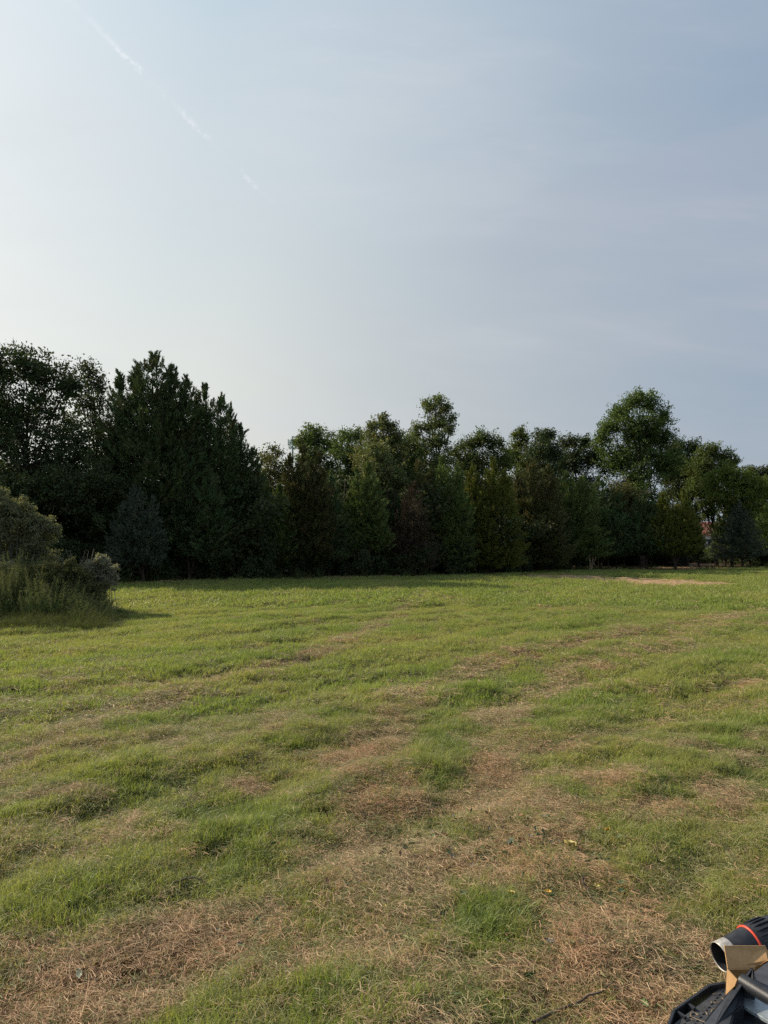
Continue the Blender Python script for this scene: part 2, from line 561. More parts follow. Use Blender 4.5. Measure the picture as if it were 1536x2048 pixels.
# ------------------------------------------------------------------ blades
def blades(n, rad, lmin, lmax, width, lean, curve, seg=3, lying=False, seed=0, zmax=0.04):
    """strip blades; returns V, F(quads), rnd, along"""
    g = np.random.default_rng(seed)
    a = g.uniform(0, 2 * np.pi, n)
    rr = rad * np.sqrt(g.uniform(0, 1, n))
    bx, by = rr * np.cos(a), rr * np.sin(a)
    L_ = g.uniform(lmin, lmax, n)
    az = g.uniform(0, 2 * np.pi, n)
    w = width * g.uniform(0.6, 1.2, n)
    t = np.linspace(0, 1, seg + 1)
    if lying:
        bend = g.normal(0, .65, n)
        hd = az[:, None] + bend[:, None] * (t[None] - 0.5)
        st = L_[:, None] / seg
        dx, dy = np.cos(hd) * st, np.sin(hd) * st
        x = bx[:, None] + np.cumsum(dx, 1) - dx[:, :1] - (dx.sum(1) / 2)[:, None]
        y = by[:, None] + np.cumsum(dy, 1) - dy[:, :1] - (dy.sum(1) / 2)[:, None]
        z0 = g.uniform(0.0, zmax, n)
        tilt = g.normal(0, 0.12, n) * L_
        z = z0[:, None] + tilt[:, None] * (t[None] - .5) + 0.15 * L_[:, None] * g.uniform(0, 1, n)[:, None] * np.sin(np.pi * t)[None]
        z = np.maximum(z, -0.005)
        sx, sy, sz = -np.sin(hd), np.cos(hd), g.normal(0, .5, n)[:, None] * np.ones_like(hd)
    else:
        ln = np.abs(g.normal(lean, lean * 0.5, n))
        th = ln[:, None] + curve * g.uniform(0.3, 1.4, n)[:, None] * t[None]      # angle from vertical
        th = np.minimum(th, 2.3)
        st = L_[:, None] / seg
        hr = np.cumsum(np.sin(th) * st, 1)
        hr = np.concatenate([np.zeros((n, 1)), hr[:, :-1]], 1)
        z = np.cumsum(np.cos(th) * st, 1)
        z = np.concatenate([np.full((n, 1), -0.01), z[:, :-1]], 1)
        x = bx[:, None] + hr * np.cos(az)[:, None]
        y = by[:, None] + hr * np.sin(az)[:, None]
        sx, sy, sz = -np.sin(az)[:, None] * np.ones_like(x), np.cos(az)[:, None] * np.ones_like(x), np.zeros_like(x)
    wt_ = w[:, None] * 0.5 * (1 - t[None] ** 2 * 0.9)
    Lf = np.stack([x - sx * wt_, y - sy * wt_, z - sz * wt_], -1)
    Rt = np.stack([x + sx * wt_, y + sy * wt_, z + sz * wt_], -1)
    V = np.stack([Lf, Rt], 2).reshape(-1, 3)
    S = seg + 1
    k = (np.arange(n)[:, None] * S * 2 + np.arange(seg)[None] * 2).reshape(-1, 1)
    F = k + np.array([[0, 1, 3, 2]])
    rnd = np.repeat(g.uniform(0, 1, n), S * 2)
    along = np.tile(np.repeat(t, 2), n)
    return V, F, rnd, along


def proto(name, parts_, mat):
    Vs, Fs, rs, als, off = [], [], [], [], 0
    for V, F, r, al_ in parts_:
        Vs.append(V)
        Fs.append(F + off)
        rs.append(r)
        als.append(al_)
        off += len(V)
    return mesh_np(name, np.concatenate(Vs), np.concatenate(Fs), mat, dict(rnd=np.concatenate(rs), along=np.concatenate(als)), link=False)


def proto_collection(name, objs):
    c = bpy.data.collections.new(name)
    for o in objs:
        c.objects.link(o)
    return c


def scatter(name, pts, rot, scl, idx, coll, tint, label, extra=None):
    """one object whose geometry nodes put the clumps of a collection on its points"""
    n = len(pts)
    me = bpy.data.meshes.new(name)
    me.vertices.add(n)
    me.vertices.foreach_set('co', np.asarray(pts, dtype=np.float32).ravel())
    for an, ty, v in (('rot', 'FLOAT_VECTOR', rot), ('scl', 'FLOAT_VECTOR', scl)):
        at = me.attributes.new(an, ty, 'POINT')
        at.data.foreach_set('vector', np.asarray(v, dtype=np.float32).ravel())
    at = me.attributes.new('idx', 'INT', 'POINT')
    at.data.foreach_set('value', np.asarray(idx, dtype=np.int32))
    at = me.attributes.new('tint', 'FLOAT', 'POINT')
    at.data.foreach_set('value', np.asarray(tint, dtype=np.float32))
    o = bpy.data.objects.new(name, me)
    COL.objects.link(o)
    ng = bpy.data.node_groups.new(name, 'GeometryNodeTree')
    ng.interface.new_socket('Geometry', in_out='INPUT', socket_type='NodeSocketGeometry')
    ng.interface.new_socket('Geometry', in_out='OUTPUT', socket_type='NodeSocketGeometry')
    N = ng.nodes
    gi, go = N.new('NodeGroupInput'), N.new('NodeGroupOutput')
    ip = N.new('GeometryNodeInstanceOnPoints')
    ci = N.new('GeometryNodeCollectionInfo')
    ci.inputs['Collection'].default_value = coll
    ci.inputs['Separate Children'].default_value = True
    ci.inputs['Reset Children'].default_value = True

    def na(nm, ty):
        q = N.new('GeometryNodeInputNamedAttribute')
        q.data_type = ty
        q.inputs['Name'].default_value = nm
        return q.outputs[0]
    ip.inputs['Pick Instance'].default_value = True
    l = ng.links.new
    l(gi.outputs[0], ip.inputs['Points'])
    l(ci.outputs[0], ip.inputs['Instance'])
    l(na('idx', 'INT'), ip.inputs['Instance Index'])
    e2r = N.new('FunctionNodeEulerToRotation')
    l(na('rot', 'FLOAT_VECTOR'), e2r.inputs[0])
    l(e2r.outputs[0], ip.inputs['Rotation'])
    l(na('scl', 'FLOAT_VECTOR'), ip.inputs['Scale'])
    l(ip.outputs[0], go.inputs[0])
    md = o.modifiers.new('scatter', 'NODES')
    md.node_group = ng
    tag(o, label, kind='stuff')
    return o


def sector(r0, r1, half_deg, dens, seed):
    g = np.random.default_rng(seed)
    area = R(half_deg) * (r1 * r1 - r0 * r0)
    n = int(area * dens)
    r = np.sqrt(g.uniform(r0 * r0, r1 * r1, n))
    a = g.uniform(-R(half_deg), R(half_deg), n)
    return r * np.sin(a), r * np.cos(a), g


def grass_layers():
    near_g = [proto('tuft_a%d' % k, [blades(17, .06, .035, .085, .0034, .45, 0.9, 3, seed=k),
                                     blades(5, .05, .06, .13, .0034, .7, 1.3, 4, seed=90 + k)], M['grass']) for k in range(8)]
    near_l = [proto('tuft_b%d' % k, [blades(20, .055, .06, .17, .0046, .45, 1.3, 4, seed=200 + k)], M['grass_lush']) for k in range(6)]
    near_s = [proto('tuft_c%d' % k, [blades(34, .11, .03, .10, .0023, 0, 0, 2, lying=True, seed=300 + k, zmax=.045)], M['straw']) for k in range(8)]
    near_c = [proto('tuft_d%d' % k, [blades(30, .11, .03, .10, .0026, 0, 0, 2, lying=True, seed=400 + k, zmax=.055)], M['cut']) for k in range(8)]
    c_near = proto_collection('near_tufts', near_g + near_l + near_s + near_c)
    mid_g = [proto('tuft_a%d' % k, [blades(40, .14, .035, .10, .0062, .5, 0.9, 2, seed=500 + k)], M['grass']) for k in range(6)]
    mid_l = [proto('tuft_b%d' % k, [blades(38, .12, .06, .17, .0075, .45, 1.2, 3, seed=600 + k)], M['grass_lush']) for k in range(5)]
    mid_s = [proto('tuft_c%d' % k, [blades(44, .20, .06, .18, .005, 0, 0, 3, lying=True, seed=700 + k, zmax=.03)], M['straw']) for k in range(5)]
    mid_c = [proto('tuft_d%d' % k, [blades(40, .20, .05, .17, .0056, 0, 0, 3, lying=True, seed=800 + k, zmax=.05)], M['cut']) for k in range(5)]
    c_mid = proto_collection('mid_tufts', mid_g + mid_l + mid_s + mid_c)
    far_g = [proto('tuft_a%d' % k, [blades(70, .42, .06, .14, .020, .5, 0.9, 2, seed=900 + k)], M['grass']) for k in range(5)]
    far_l = [proto('tuft_b%d' % k, [blades(70, .40, .09, .20, .022, .45, 1.0, 2, seed=1000 + k)], M['grass_lush']) for k in range(4)]
    far_s = [proto('tuft_c%d' % k, [blades(50, .45, .10, .26, .016, 0, 0, 2, lying=True, seed=1100 + k, zmax=.05)], M['straw']) for k in range(4)]
    far_c = [proto('tuft_d%d' % k, [blades(50, .45, .10, .24, .018, 0, 0, 2, lying=True, seed=1200 + k, zmax=.05)], M['cut']) for k in range(4)]
    c_far = proto_collection('far_tufts', far_g + far_l + far_s + far_c)
    specs = [('near_grass', 1.6, 9, 46, 1000, c_near, (8, 6, 8, 8), 'short grass and dry clippings of the near field'),
             ('middle_grass', 9, 26, 42, 190, c_mid, (6, 5, 5, 5), 'mown grass in rows across the middle of the field'),
             ('far_grass', 26, 100, 38, 17, c_far, (5, 4, 4, 4), 'low grass of the far field before the wood')]
    for si, (nm, r0, r1, hd, dens, coll, cnt, lab) in enumerate(specs):
        x, y, g = sector(r0, r1, hd, dens, 60 + si)
        dry, soil, lush, lit, strip, st, nz = zones(x, y)
        keep = (g.uniform(0, 1, len(x)) > np.clip(soil * .85 + np.clip(lit, 0, 1) * .98 + strip * .97, 0, 1)) & (np.hypot(x - 1.75, y - 1.2) > 0.0)
        x, y, dry, soil, lush, nz, st = (q[keep] for q in (x, y, dry, soil, lush, nz, st))
        n = len(x)
        u = g.uniform(0, 1, n)
        dd = np.clip(dry + (fbm(x * 5, y * 5, 77, 2) - .5) * .6, 0, 1)
        pg = np.clip(.97 - dd * .92, 0.14, 1)                      # share of standing grass
        is_g = u < pg
        is_l = is_g & (g.uniform(0, 1, n) < np.clip(lush * .55 + .10 + .25 * sstep(.5, .7, nz) + sstep(30, 50, y) * .15, 0, .8))
        is_c = (~is_g) & (g.uniform(0, 1, n) < np.clip(.62 - dd * .45, .08, 1))
        off = np.cumsum([0] + list(cnt))
        kind = np.where(is_l, 1, np.where(is_g, 0, np.where(is_c, 3, 2)))
        idx = off[kind] + (g.uniform(0, 1, n) * np.array(cnt)[kind]).astype(int)
        z = ground_z(x, y)
        hs = np.where(is_l, .46 + lush * .22, .58 + .4 * nz - dd * .22) * g.uniform(.75, 1.25, n)
        hs = np.where(kind >= 2, g.uniform(.7, 1.3, n), hs)
        s2 = g.uniform(.85, 1.2, n)
        scl = np.stack([s2 * np.where(kind < 2, hs ** .5, 1), s2 * np.where(kind < 2, hs ** .5, 1), hs], 1)
        lean = np.where(kind < 2, .30 + .25 * fbm(x * .6, y * .6, 99, 2), 0.0)
        ld = 0.25 + 1.6 * (fbm(x * .35, y * .35, 98, 2) - .5)           # the sward leans to the right, as mown and windblown
        rot = np.stack([-lean * np.sin(ld) + g.normal(0, .12, n), lean * np.cos(ld) + g.normal(0, .12, n), g.uniform(0, 6.283, n)], 1)
        hs_n = .35 + 1.35 * fbm(x * 3.6, y * 3.6, 97, 3)
        rw_ = rows(x, y)
        hs = np.where(kind < 2, hs * hs_n * (.80 + .38 * rw_), hs)
        scl[:, 2] = hs
        warm = fbm(x * .45, y * .45, 88, 3)
        tint = np.clip((warm - .36) * 2.0 + (fbm(x * 2.2, y * 2.2, 89, 2) - .5) * 1.0 + g.normal(0, .18, n) + np.where(kind < 2, dd * .5, 0), 0, 1)
        tint = np.clip(tint + np.where(kind < 2, (.5 - rw_) * .45, 0), 0, 1)
        scatter(nm, np.stack([x, y, z], 1), rot, scl, idx, coll, tint, lab)


grass_layers()

# ------------------------------------------------------------------ bark, tubes
def make_bark(name, c1, c2):
    m, nt, out = new_mat(name)
    tcn = nt.add('ShaderNodeNewGeometry').outputs['Position']
    mp_ = nt.add('ShaderNodeMapping')
    nt.link(tcn, mp_.inputs[0])
    mp_.inputs['Scale'].default_value = (9, 9, 1.6)
    f = nt.noise(mp_.outputs[0], 2.0, 5, .7)
    b = principled(nt, out, nt.mix(nt.rng(f, .3, .7), c1, c2), .95)
    b.inputs['Specular IOR Level'].default_value = .15
    return m


M['bark'] = make_bark('dark_bark', (0.022, 0.018, 0.014), (0.075, 0.060, 0.048))
M['bark_red'] = make_bark('cedar_bark', (0.030, 0.022, 0.017), (0.095, 0.070, 0.052))
M['bark_pale'] = make_bark('pale_bark', (0.12, 0.11, 0.09), (0.30, 0.27, 0.22))


def tube(pts, rad, sides=6):
    """pts (n,3), rad (n,) -> V, F quads"""
    pts = np.asarray(pts, float)
    rad = np.asarray(rad, float)
    n = len(pts)
    d = np.gradient(pts, axis=0)
    d /= np.linalg.norm(d, axis=1)[:, None] + 1e-9
    ref = np.where(np.abs(d[:, 2:3]) > .9, np.array([[1., 0, 0]]), np.array([[0, 0, 1.]]))
    a = np.cross(d, ref)
    a /= np.linalg.norm(a, axis=1)[:, None] + 1e-9
    b = np.cross(d, a)
    th = np.linspace(0, 2 * np.pi, sides, endpoint=False)
    V = pts[:, None] + rad[:, None, None] * (a[:, None] * np.cos(th)[None, :, None] + b[:, None] * np.sin(th)[None, :, None])
    i, j = np.meshgrid(np.arange(n - 1), np.arange(sides), indexing='ij')
    jn = (j + 1) % sides
    F = np.stack([i * sides + j, i * sides + jn, (i + 1) * sides + jn, (i + 1) * sides + j], -1).reshape(-1, 4)
    return V.reshape(-1, 3), F


def join(parts_):
    Vs, Fs, off = [], [], 0
    for V, F in parts_:
        Vs.append(V)
        Fs.append(F + off)
        off += len(V)
    return np.concatenate(Vs), np.concatenate(Fs)


def wob_line(a, b, n, amp, g, sag=0.0):
    t = np.linspace(0, 1, n)[:, None]
    p = np.asarray(a)[None] * (1 - t) + np.asarray(b)[None] * t
    w = np.cumsum(g.normal(0, amp, (n, 3)), 0)
    w -= w[0] + (w[-1] - w[0]) * t
    p = p + w
    p[:, 2] += sag * np.sin(np.pi * t[:, 0])
    return p


def unit(v):
    return v / (np.linalg.norm(v, axis=-1, keepdims=True) + 1e-9)


def leaf_quads(C, A, L_, W, g, nrm=None):
    """kite-shaped leaves: centre C, axis A, length, width"""
    n = len(C)
    if nrm is None:
        nrm = unit(g.normal(0, 1, (n, 3)) + np.array([0, 0, .7]))
    S = unit(np.cross(A, nrm))
    L_ = L_[:, None]
    W = W[:, None]
    base_ = C - A * L_ * .5
    tip = C + A * L_ * .5
    mid = C - A * L_ * .05
    nn = unit(np.cross(A, S))
    l = mid + S * W * .5 + nn * W * .18
    r = mid - S * W * .5 + nn * W * .18
    V = np.stack([base_, l, tip, r], 1).reshape(-1, 3)
    F = np.arange(n * 4).reshape(-1, 4)
    return V, F


# ------------------------------------------------------------------ foliage kinds
FOL = dict(
    oak=leaf_mat('oak_leaves', (0.052, 0.083, 0.024), (0.111, 0.153, 0.044), (0.145, 0.179, 0.059), trans=.28, rough=.65, spec=.15),
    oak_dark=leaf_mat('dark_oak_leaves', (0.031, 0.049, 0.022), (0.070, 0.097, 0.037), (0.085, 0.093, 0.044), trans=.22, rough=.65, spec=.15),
    olive=leaf_mat('olive_leaves', (0.068, 0.084, 0.032), (0.135, 0.149, 0.057), (0.162, 0.142, 0.061), trans=.28, rough=.65, spec=.15),
    pale=leaf_mat('pale_leaves', (0.07, 0.095, 0.035), (0.15, 0.175, 0.075), (0.20, 0.20, 0.10), trans=.3, rough=.65, spec=.15),
    bright=leaf_mat('bright_leaves', (0.074, 0.115, 0.024), (0.149, 0.189, 0.043), (0.189, 0.203, 0.054), trans=.35, rough=.65, spec=.15),
    cedar=leaf_mat('cedar_sprays', (0.079, 0.144, 0.042), (0.173, 0.231, 0.075), (0.173, 0.208, 0.066), trans=.15, rough=.7, spec=.15),
    cedar_dark=leaf_mat('dark_cedar_sprays', (0.050, 0.089, 0.037), (0.115, 0.164, 0.067), (0.106, 0.115, 0.050), trans=.12, rough=.7, spec=.15),
    cedar_yellow=leaf_mat('yellowish_cedar_sprays', (0.090, 0.133, 0.025), (0.169, 0.209, 0.046), (0.205, 0.205, 0.054), trans=.2, rough=.7, spec=.15),
    cedar_brown=leaf_mat('brownish_cedar_sprays', (0.068, 0.083, 0.029), (0.127, 0.138, 0.050), (0.138, 0.110, 0.050), trans=.15, rough=.7, spec=.15),
    cedar_grey=leaf_mat('grey_cedar_sprays', (0.061, 0.084, 0.059), (0.115, 0.142, 0.101), (0.121, 0.135, 0.095), trans=.15, rough=.7, spec=.15),
    dead=leaf_mat('dead_sprays', (0.050, 0.036, 0.026), (0.11, 0.080, 0.058), trans=.1, rough=.8, spec=.1),
    weed=leaf_mat('feathery_weed', (0.062, 0.092, 0.032), (0.115, 0.150, 0.055), (0.16, 0.165, 0.08), trans=.3, rough=.7, spec=.15),
    silver=leaf_mat('silver_seed_heads', (0.184, 0.190, 0.127), (0.391, 0.380, 0.299), (0.253, 0.241, 0.172), trans=.3, rough=.7, spec=.15),
    greygreen=leaf_mat('grey_green_leaves', (0.126, 0.147, 0.084), (0.266, 0.280, 0.168), (0.280, 0.266, 0.126), trans=.3, rough=.7, spec=.15),
)


def lobes_to_world(lobes, D, depth_k, g):
    """lobes read off the photograph as (x, y, radius) -> spheres standing at distance D"""
    out = []
    for (px, py, r) in lobes:
        rw = r * D / FPX
        dy = g.uniform(-1, 1) * rw * depth_k
        c = P(px, py, D)
        c[1] += dy
        out.append((c[0], c[1], c[2], rw))
    return out


def crown_leafy(lobes, mat_key, base, size, dens, g, gap=0.0):
    """clumps of leaves on twigs spread through each lobe's volume"""
    C_, N_, CL = [], [], []
    for (x, y, z, r) in lobes:
        ntw = max(12, int(dens * 92 * (.15 / size) ** .9 * r ** 1.8))
        d = unit(g.normal(0, 1, (ntw, 3)))
        rr = r * (g.uniform(0, 1, ntw) ** 0.42) * (1 + 0.09 * np.clip(g.normal(0, 1, ntw), -1.5, 1.5))
        lump = 1 + 0.30 * np.sin(d[:, 0] * 7 + x) * np.sin(d[:, 1] * 6 + y) + 0.22 * np.sin(d[:, 2] * 9 + z + d[:, 0] * 4)
        p = np.array([x, y, z]) + d * (rr * lump)[:, None] * np.array([1, 1, .92])
        C_.append(p)
        N_.append(d)
        CL.append(g.uniform(0, 1, ntw))
    T = np.concatenate(C_)
    Nn = np.concatenate(N_)
    cl = np.concatenate(CL)
    if gap > 0:
        q = fbm(T[:, 0] * .8 + 31, T[:, 2] * .8 + T[:, 1] * .5, 5, 2)
        k = g.uniform(0, 1, len(T)) > gap * sstep(.45, .65, q)
        T, Nn, cl = T[k], Nn[k], cl[k]
    T = T[T[:, 2] > .5] if False else T
    size = size * 1.22
    per = 12
    n = len(T) * per
    C = np.repeat(T, per, 0) + np.clip(g.normal(0, 1, (n, 3)), -1.7, 1.7) * np.array([.13, .13, .09]) * (size / .13) + np.repeat(Nn, per, 0) * g.uniform(-.12, .15, (n, 1)) * (size / .13)
    A = unit(g.normal(0, 1, (n, 3)) + np.repeat(Nn, per, 0) * .7 + np.array([0, 0, -.15]))
    L_ = size * g.uniform(.7, 1.35, n)
    V, F = leaf_quads(C, A, L_, L_ * g.uniform(.5, .75, n), g)
    rnd = np.repeat(np.clip(.5 * g.uniform(0, 1, n) + .5 * np.repeat(g.uniform(0, 1, len(T)), per), 0, 1), 4)
    clump = np.repeat(np.repeat(cl, per), 4)
    V = V - np.asarray(base)
    return V, F, dict(rnd=rnd, clump=clump)


def limbs(base, lobes, tr, g, top=None):
    """trunk and limbs reaching into the lobes"""
    lo = sorted(lobes, key=lambda q: q[2])
    zs = max(q[2] for q in lo)
    bx, by, bz = base
    cx = np.mean([q[0] for q in lo])
    cy = np.mean([q[1] for q in lo])
    topp = np.array([bx * .3 + cx * .7, by * .3 + cy * .7, zs * .86]) if top is None else np.array(top)
    tp = wob_line(np.array(base) + np.array([0, 0, -.15]), topp, 12, .06, g)
    rad = tr * (1 - np.linspace(0, 1, 12) * .88)
    rad[0] *= 1.35
    parts_ = [tube(tp, rad, 8)]
    for q in lo:
        k = int(np.clip(round((q[2] * .62 / zs) * 11), 2, 10))
        e = np.array(q[:3])
        ln = wob_line(tp[k], e, 7, .10, g, .1)
        parts_.append(tube(ln, np.linspace(rad[k] * .55, .025, 7), 5))
        for _ in range(3):
            e2 = e + g.normal(0, 1, 3) * q[3] * .6
            parts_.append(tube(wob_line(ln[4], e2, 5, .06, g), np.linspace(.035, .012, 5), 4))
    V, F = join(parts_)
    return V - np.asarray(base), F


def tree(name, px, D, lobes, foliage, label, cat='tree', group=None, size=.13, dens=1.0, tr=.2, gap=.0, dk=.5, bark='bark', seed=None, bpx=None):
    g = np.random.default_rng(seed if seed is not None else int(px * 7 + D * 13) % 100000 + 5)
    b = G(768, 1200)
    bx = ((bpx if bpx is not None else px) - 768) / FPX * D
    base = np.array([bx, D, 0.0])
    base[2] = float(ground_z(np.array([bx]), np.array([D]))[0])
    w = lobes_to_world(lobes, D, dk, g)
    # lobes at the back and the front give the crown its depth
    extra = []
    if D > 65 and name not in ('bush', 'small_tree'):
        mx = sum(q[0] for q in lobes) / len(lobes)
        my = max(q[1] for q in lobes)
        sk = [(mx - 26, my + 42, 34), (mx + 24, my + 50, 36), (mx - 4, my + 95, 38)]
        sk = [q for q in sk if not (1360 < q[0] < 1470)]
        w = w + lobes_to_world(sk, D, dk, g)
    for (x, y, z, r) in w:
        extra.append((x + g.uniform(-.4, .4) * r, y + r * .9, z - r * .3, r * .62))
    w2 = w + extra
    root = empty(name, base)
    V, F, at = crown_leafy(w2, foliage, base, size, dens, g, gap)
    mesh_np('crown', V, F, FOL[foliage], at, parent=root)
    V, F = limbs(base, w, tr, g)
    mesh_np('trunk', V, F, M[bark], smooth=True, parent=root)
    tag(root, label, cat, group)
    return root


def cedar_crown(tips, base, D, g, size=.20, dens=1.0, sparse=0.0, spread=1.0):
    """tips: (px, py_top, halfwidth_px, py_bottom): each a leader with its own cone of rising sprays"""
    Cs, As, Ls, Ws, cl = [], [], [], [], []
    for tp_ in tips:
        px, pt, hw, pb = tp_[:4]
        pw = tp_[4] if len(tp_) > 4 else .64
        top = P(px, pt, D)
        bot = P(px, pb - 12 if D > 70 else min(pb + 5, 1136), D)
        rw = hw * D / FPX * (1.24 if hw < 60 else 1.0)
        hh = top[2] - bot[2]
        ph = g.uniform(0, 6.28, 4)
        npl = int((3.3 * rw * hh * 7.5 + 60) * dens * (.20 / size) ** 1.1)
        t = 1 - g.uniform(0, 1, npl) ** 0.62                        # 0 bottom .. 1 top, more towards the wide bottom
        t[:4] = g.uniform(.9, .97, 4)
        az = g.uniform(0, 2 * np.pi, npl)
        rag = 1 + .16 * np.sin(az * 2 + t * 9 + ph[0]) + .13 * np.sin(az * 3 - t * 21 + ph[1]) + .17 * np.sin(t * hh * 5.5 + az + ph[2]) + g.normal(0, .07, npl)
        env = rw * ((1.0 - t) ** pw) * 1.10 * (.74 + .26 * np.minimum(1, t * 5 + .2)) * rag
        fr = g.uniform(.12, 1, npl) ** .45
        pl = size * g.uniform(3.0, 6.2, npl) * (.42 + .58 * np.minimum(1, (1 - t) * hh / 2.4))
        el = R(20) + R(48) * t + g.normal(0, R(10), npl)
        el = np.clip(el, R(5), R(84))
        Bd = np.stack([np.cos(az) * np.cos(el), np.sin(az) * np.cos(el), np.sin(el)], -1)
        tip = np.stack([top[0] + np.cos(az) * env * fr, D + np.sin(az) * env * fr, bot[2] + t * hh + .12 * rw * fr], -1)
        tip[0] = (top[0], D, top[2])
        Bd[0] = (0, 0, 1)
        root_ = tip - Bd * pl[:, None]
        if sparse:
            k = g.uniform(0, 1, npl) > sparse * .6
            tip, root_, Bd, pl = tip[k], root_[k], Bd[k], pl[k]
            npl = len(tip)
        c0 = g.uniform(0, 1, npl)
        m = 42 if not sparse or sparse < .3 else 34
        s_ = g.uniform(0, 1, (npl, m)) ** .85
        sd = unit(np.cross(Bd, g.normal(0, 1, (npl, 3)) * .35 + np.array([0, 0, 1.])))        # the plume is a flattened fan
        lat = g.normal(0, 1, (npl, m)) * (.24 * (1 - s_) ** .75 * np.minimum(1, s_ * 3 + .35)) * pl[:, None]
        nrm = np.cross(Bd, sd)
        P0 = root_[:, None] + Bd[:, None] * (s_ * pl[:, None])[..., None] + sd[:, None] * lat[..., None] + nrm[:, None] * (g.normal(0, .07, (npl, m)) * pl[:, None])[..., None]
        A = unit(Bd[:, None] * 1.0 + sd[:, None] * (np.sign(lat) * g.uniform(.15, .85, (npl, m)))[..., None] + g.normal(0, .22, (npl, m, 3)))
        P0 = P0.reshape(-1, 3)
        A = A.reshape(-1, 3)
        L_ = size * g.uniform(.75, 1.35, npl * m) * (1.15 - .45 * s_.reshape(-1))
        Cs.append(P0)
        As.append(A)
        Ls.append(L_)
        Ws.append(L_ * .31)
        cl.append(np.repeat(c0, m))
    C, A, L_, W = (np.concatenate(q) for q in (Cs, As, Ls, Ws))
    k = C[:, 2] > .45 + .5 * np.sin(C[:, 0] * 1.7) ** 2
    C, A, L_, W = C[k], A[k], L_[k], W[k]
    clump = np.concatenate(cl)[k]
    S = unit(np.cross(A, g.normal(0, 1, (len(C), 3)))) * (W * .55)[:, None]
    bs = C - A * (L_ * .5)[:, None]
    V = np.stack([bs - S, bs + S, C + A * (L_ * .6)[:, None]], 1).reshape(-1, 3)
    F = np.arange(len(V)).reshape(-1, 3)
    rnd = np.repeat(g.uniform(0, 1, len(C)), 3)
    return V - np.asarray(base), F, dict(rnd=rnd, clump=np.repeat(clump, 3))


def cedar(name, px, D, tips, foliage, label, cat='cedar tree', group=None, size=.20, dens=1.0, sparse=0.0, tr=.14, bare=0, seed=None, bark='bark_red'):
    g = np.random.default_rng(seed if seed is not None else int(px * 11 + D * 17) % 100000 + 9)
    bx = (px - 768) / FPX * D
    base = np.array([bx, D, float(ground_z(np.array([bx]), np.array([D]))[0])])
    root = empty(name, base)
    V, F, at = cedar_crown(tips, base, D, g, size, dens, sparse)
    mesh_np('crown', V, F, FOL[foliage], at, parent=root)
    parts_ = []
    for k, (tx, ty, hw, pb) in enumerate(q[:4] for q in tips):
        top = P(tx, ty + 14, D)
        n = 10
        s = base + np.array([g.normal(0, .08), g.normal(0, .08), -.1]) if k == 0 else base + np.array([0, 0, .6])
        ln = wob_line(s, top, n, .04, g)
        rad = np.linspace(tr * (1 if k == 0 else .6), .02, n)
        rad[0] *= 1.3
        parts_.append(tube(ln, rad, 7))
        zt = P(tx, pb, D)[2]
        for _ in range(10 + bare):                                    # dead lower limbs
            z = g.uniform(.5, max(1.2, zt + 1.5))
            c = ln[0] + (ln[-1] - ln[0]) * (z - ln[0, 2]) / (ln[-1, 2] - ln[0, 2])
            a = g.uniform(0, 6.28)
            L_ = hw * D / FPX * g.uniform(.4, .95)
            e = c + np.array([math.cos(a) * L_, math.sin(a) * L_, g.uniform(-.1, .7) * L_])
            b_ = wob_line(c, e, 6, .05, g)
            parts_.append(tube(b_, np.linspace(.03, .006, 6), 4))
            for _k in range(2):
                e2 = b_[3] + g.normal(0, .35, 3) * L_ * .6
                parts_.append(tube(wob_line(b_[3], e2, 4, .03, g), np.linspace(.014, .004, 4), 3))
    V, F = join(parts_)
    mesh_np('trunk', V - base, F, M[bark], smooth=True, parent=root)
    tag(root, label, cat, group)
    return root


# ---- the wood from left to right; crowns as read off the photograph, each at its own distance
tree('oak_tree', 55, 46, [(-20, 722, 52), (45, 722, 46), (98, 742, 44), (20, 800, 75), (100, 825, 70), (135, 768, 32), (150, 890, 60), (55, 900, 80),
     (-60, 850, 90), (-95, 760, 60), (135, 950, 55), (40, 980, 60)], 'oak_dark', 'tall broad dark oak at the left end of the wood, highest crown there', size=.15, gap=.55, tr=.28)
tree('oak_tree', 185, 50, [(172, 742, 27), (192, 768, 20), (190, 800, 26), (168, 805, 30), (200, 852, 28), (180, 900, 40), (215, 905, 30)], 'oak_dark',
     'slim dark oak between the highest left oak and the biggest ragged cedar', size=.14, gap=.6, tr=.17, dens=.9)
tree('understorey_tree', 60, 43, [(20, 1000, 60), (95, 985, 55), (160, 1000, 42), (-50, 985, 70), (190, 960, 40)], 'oak_dark',
     'dark low tree under the highest left oak, above the pale weeds', size=.13, tr=.12)
cedar('cedar_tree', 315, 46.5, [(304, 706, 112, 1080, .5), (238, 738, 44, 960), (374, 748, 52, 1020, .5), (275, 726, 40, 900), (342, 726, 44, 930, .5), (330, 790, 118, 1090)], 'cedar_dark',
      'biggest dark ragged-topped cedar, left of the double-pointed cedar', size=.24, tr=.26, sparse=.28, dens=1.0)
cedar('cedar_tree', 425, 47.5, [(411, 766, 66, 1100, .58), (443, 784, 56, 1090, .58), (392, 792, 60, 1050)], 'cedar_dark',
      'dark cedar with two close points just right of the biggest ragged cedar', size=.22, tr=.2, sparse=.22)
cedar('cedar_tree', 480, 48.5, [(462, 810, 60, 1100), (482, 846, 50, 1100), (508, 890, 44, 1110)], 'cedar_dark',
      'dark cedar whose outline steps down to the low dip in the skyline', size=.2, tr=.16, sparse=.25)
cedar('cedar_tree', 285, 43.2, [(272, 970, 44, 1125), (305, 992, 34, 1120), (246, 1004, 32, 1110)], 'cedar_grey',
      'small grey-green cedar standing in front of the biggest ragged cedar', size=.14, tr=.09)
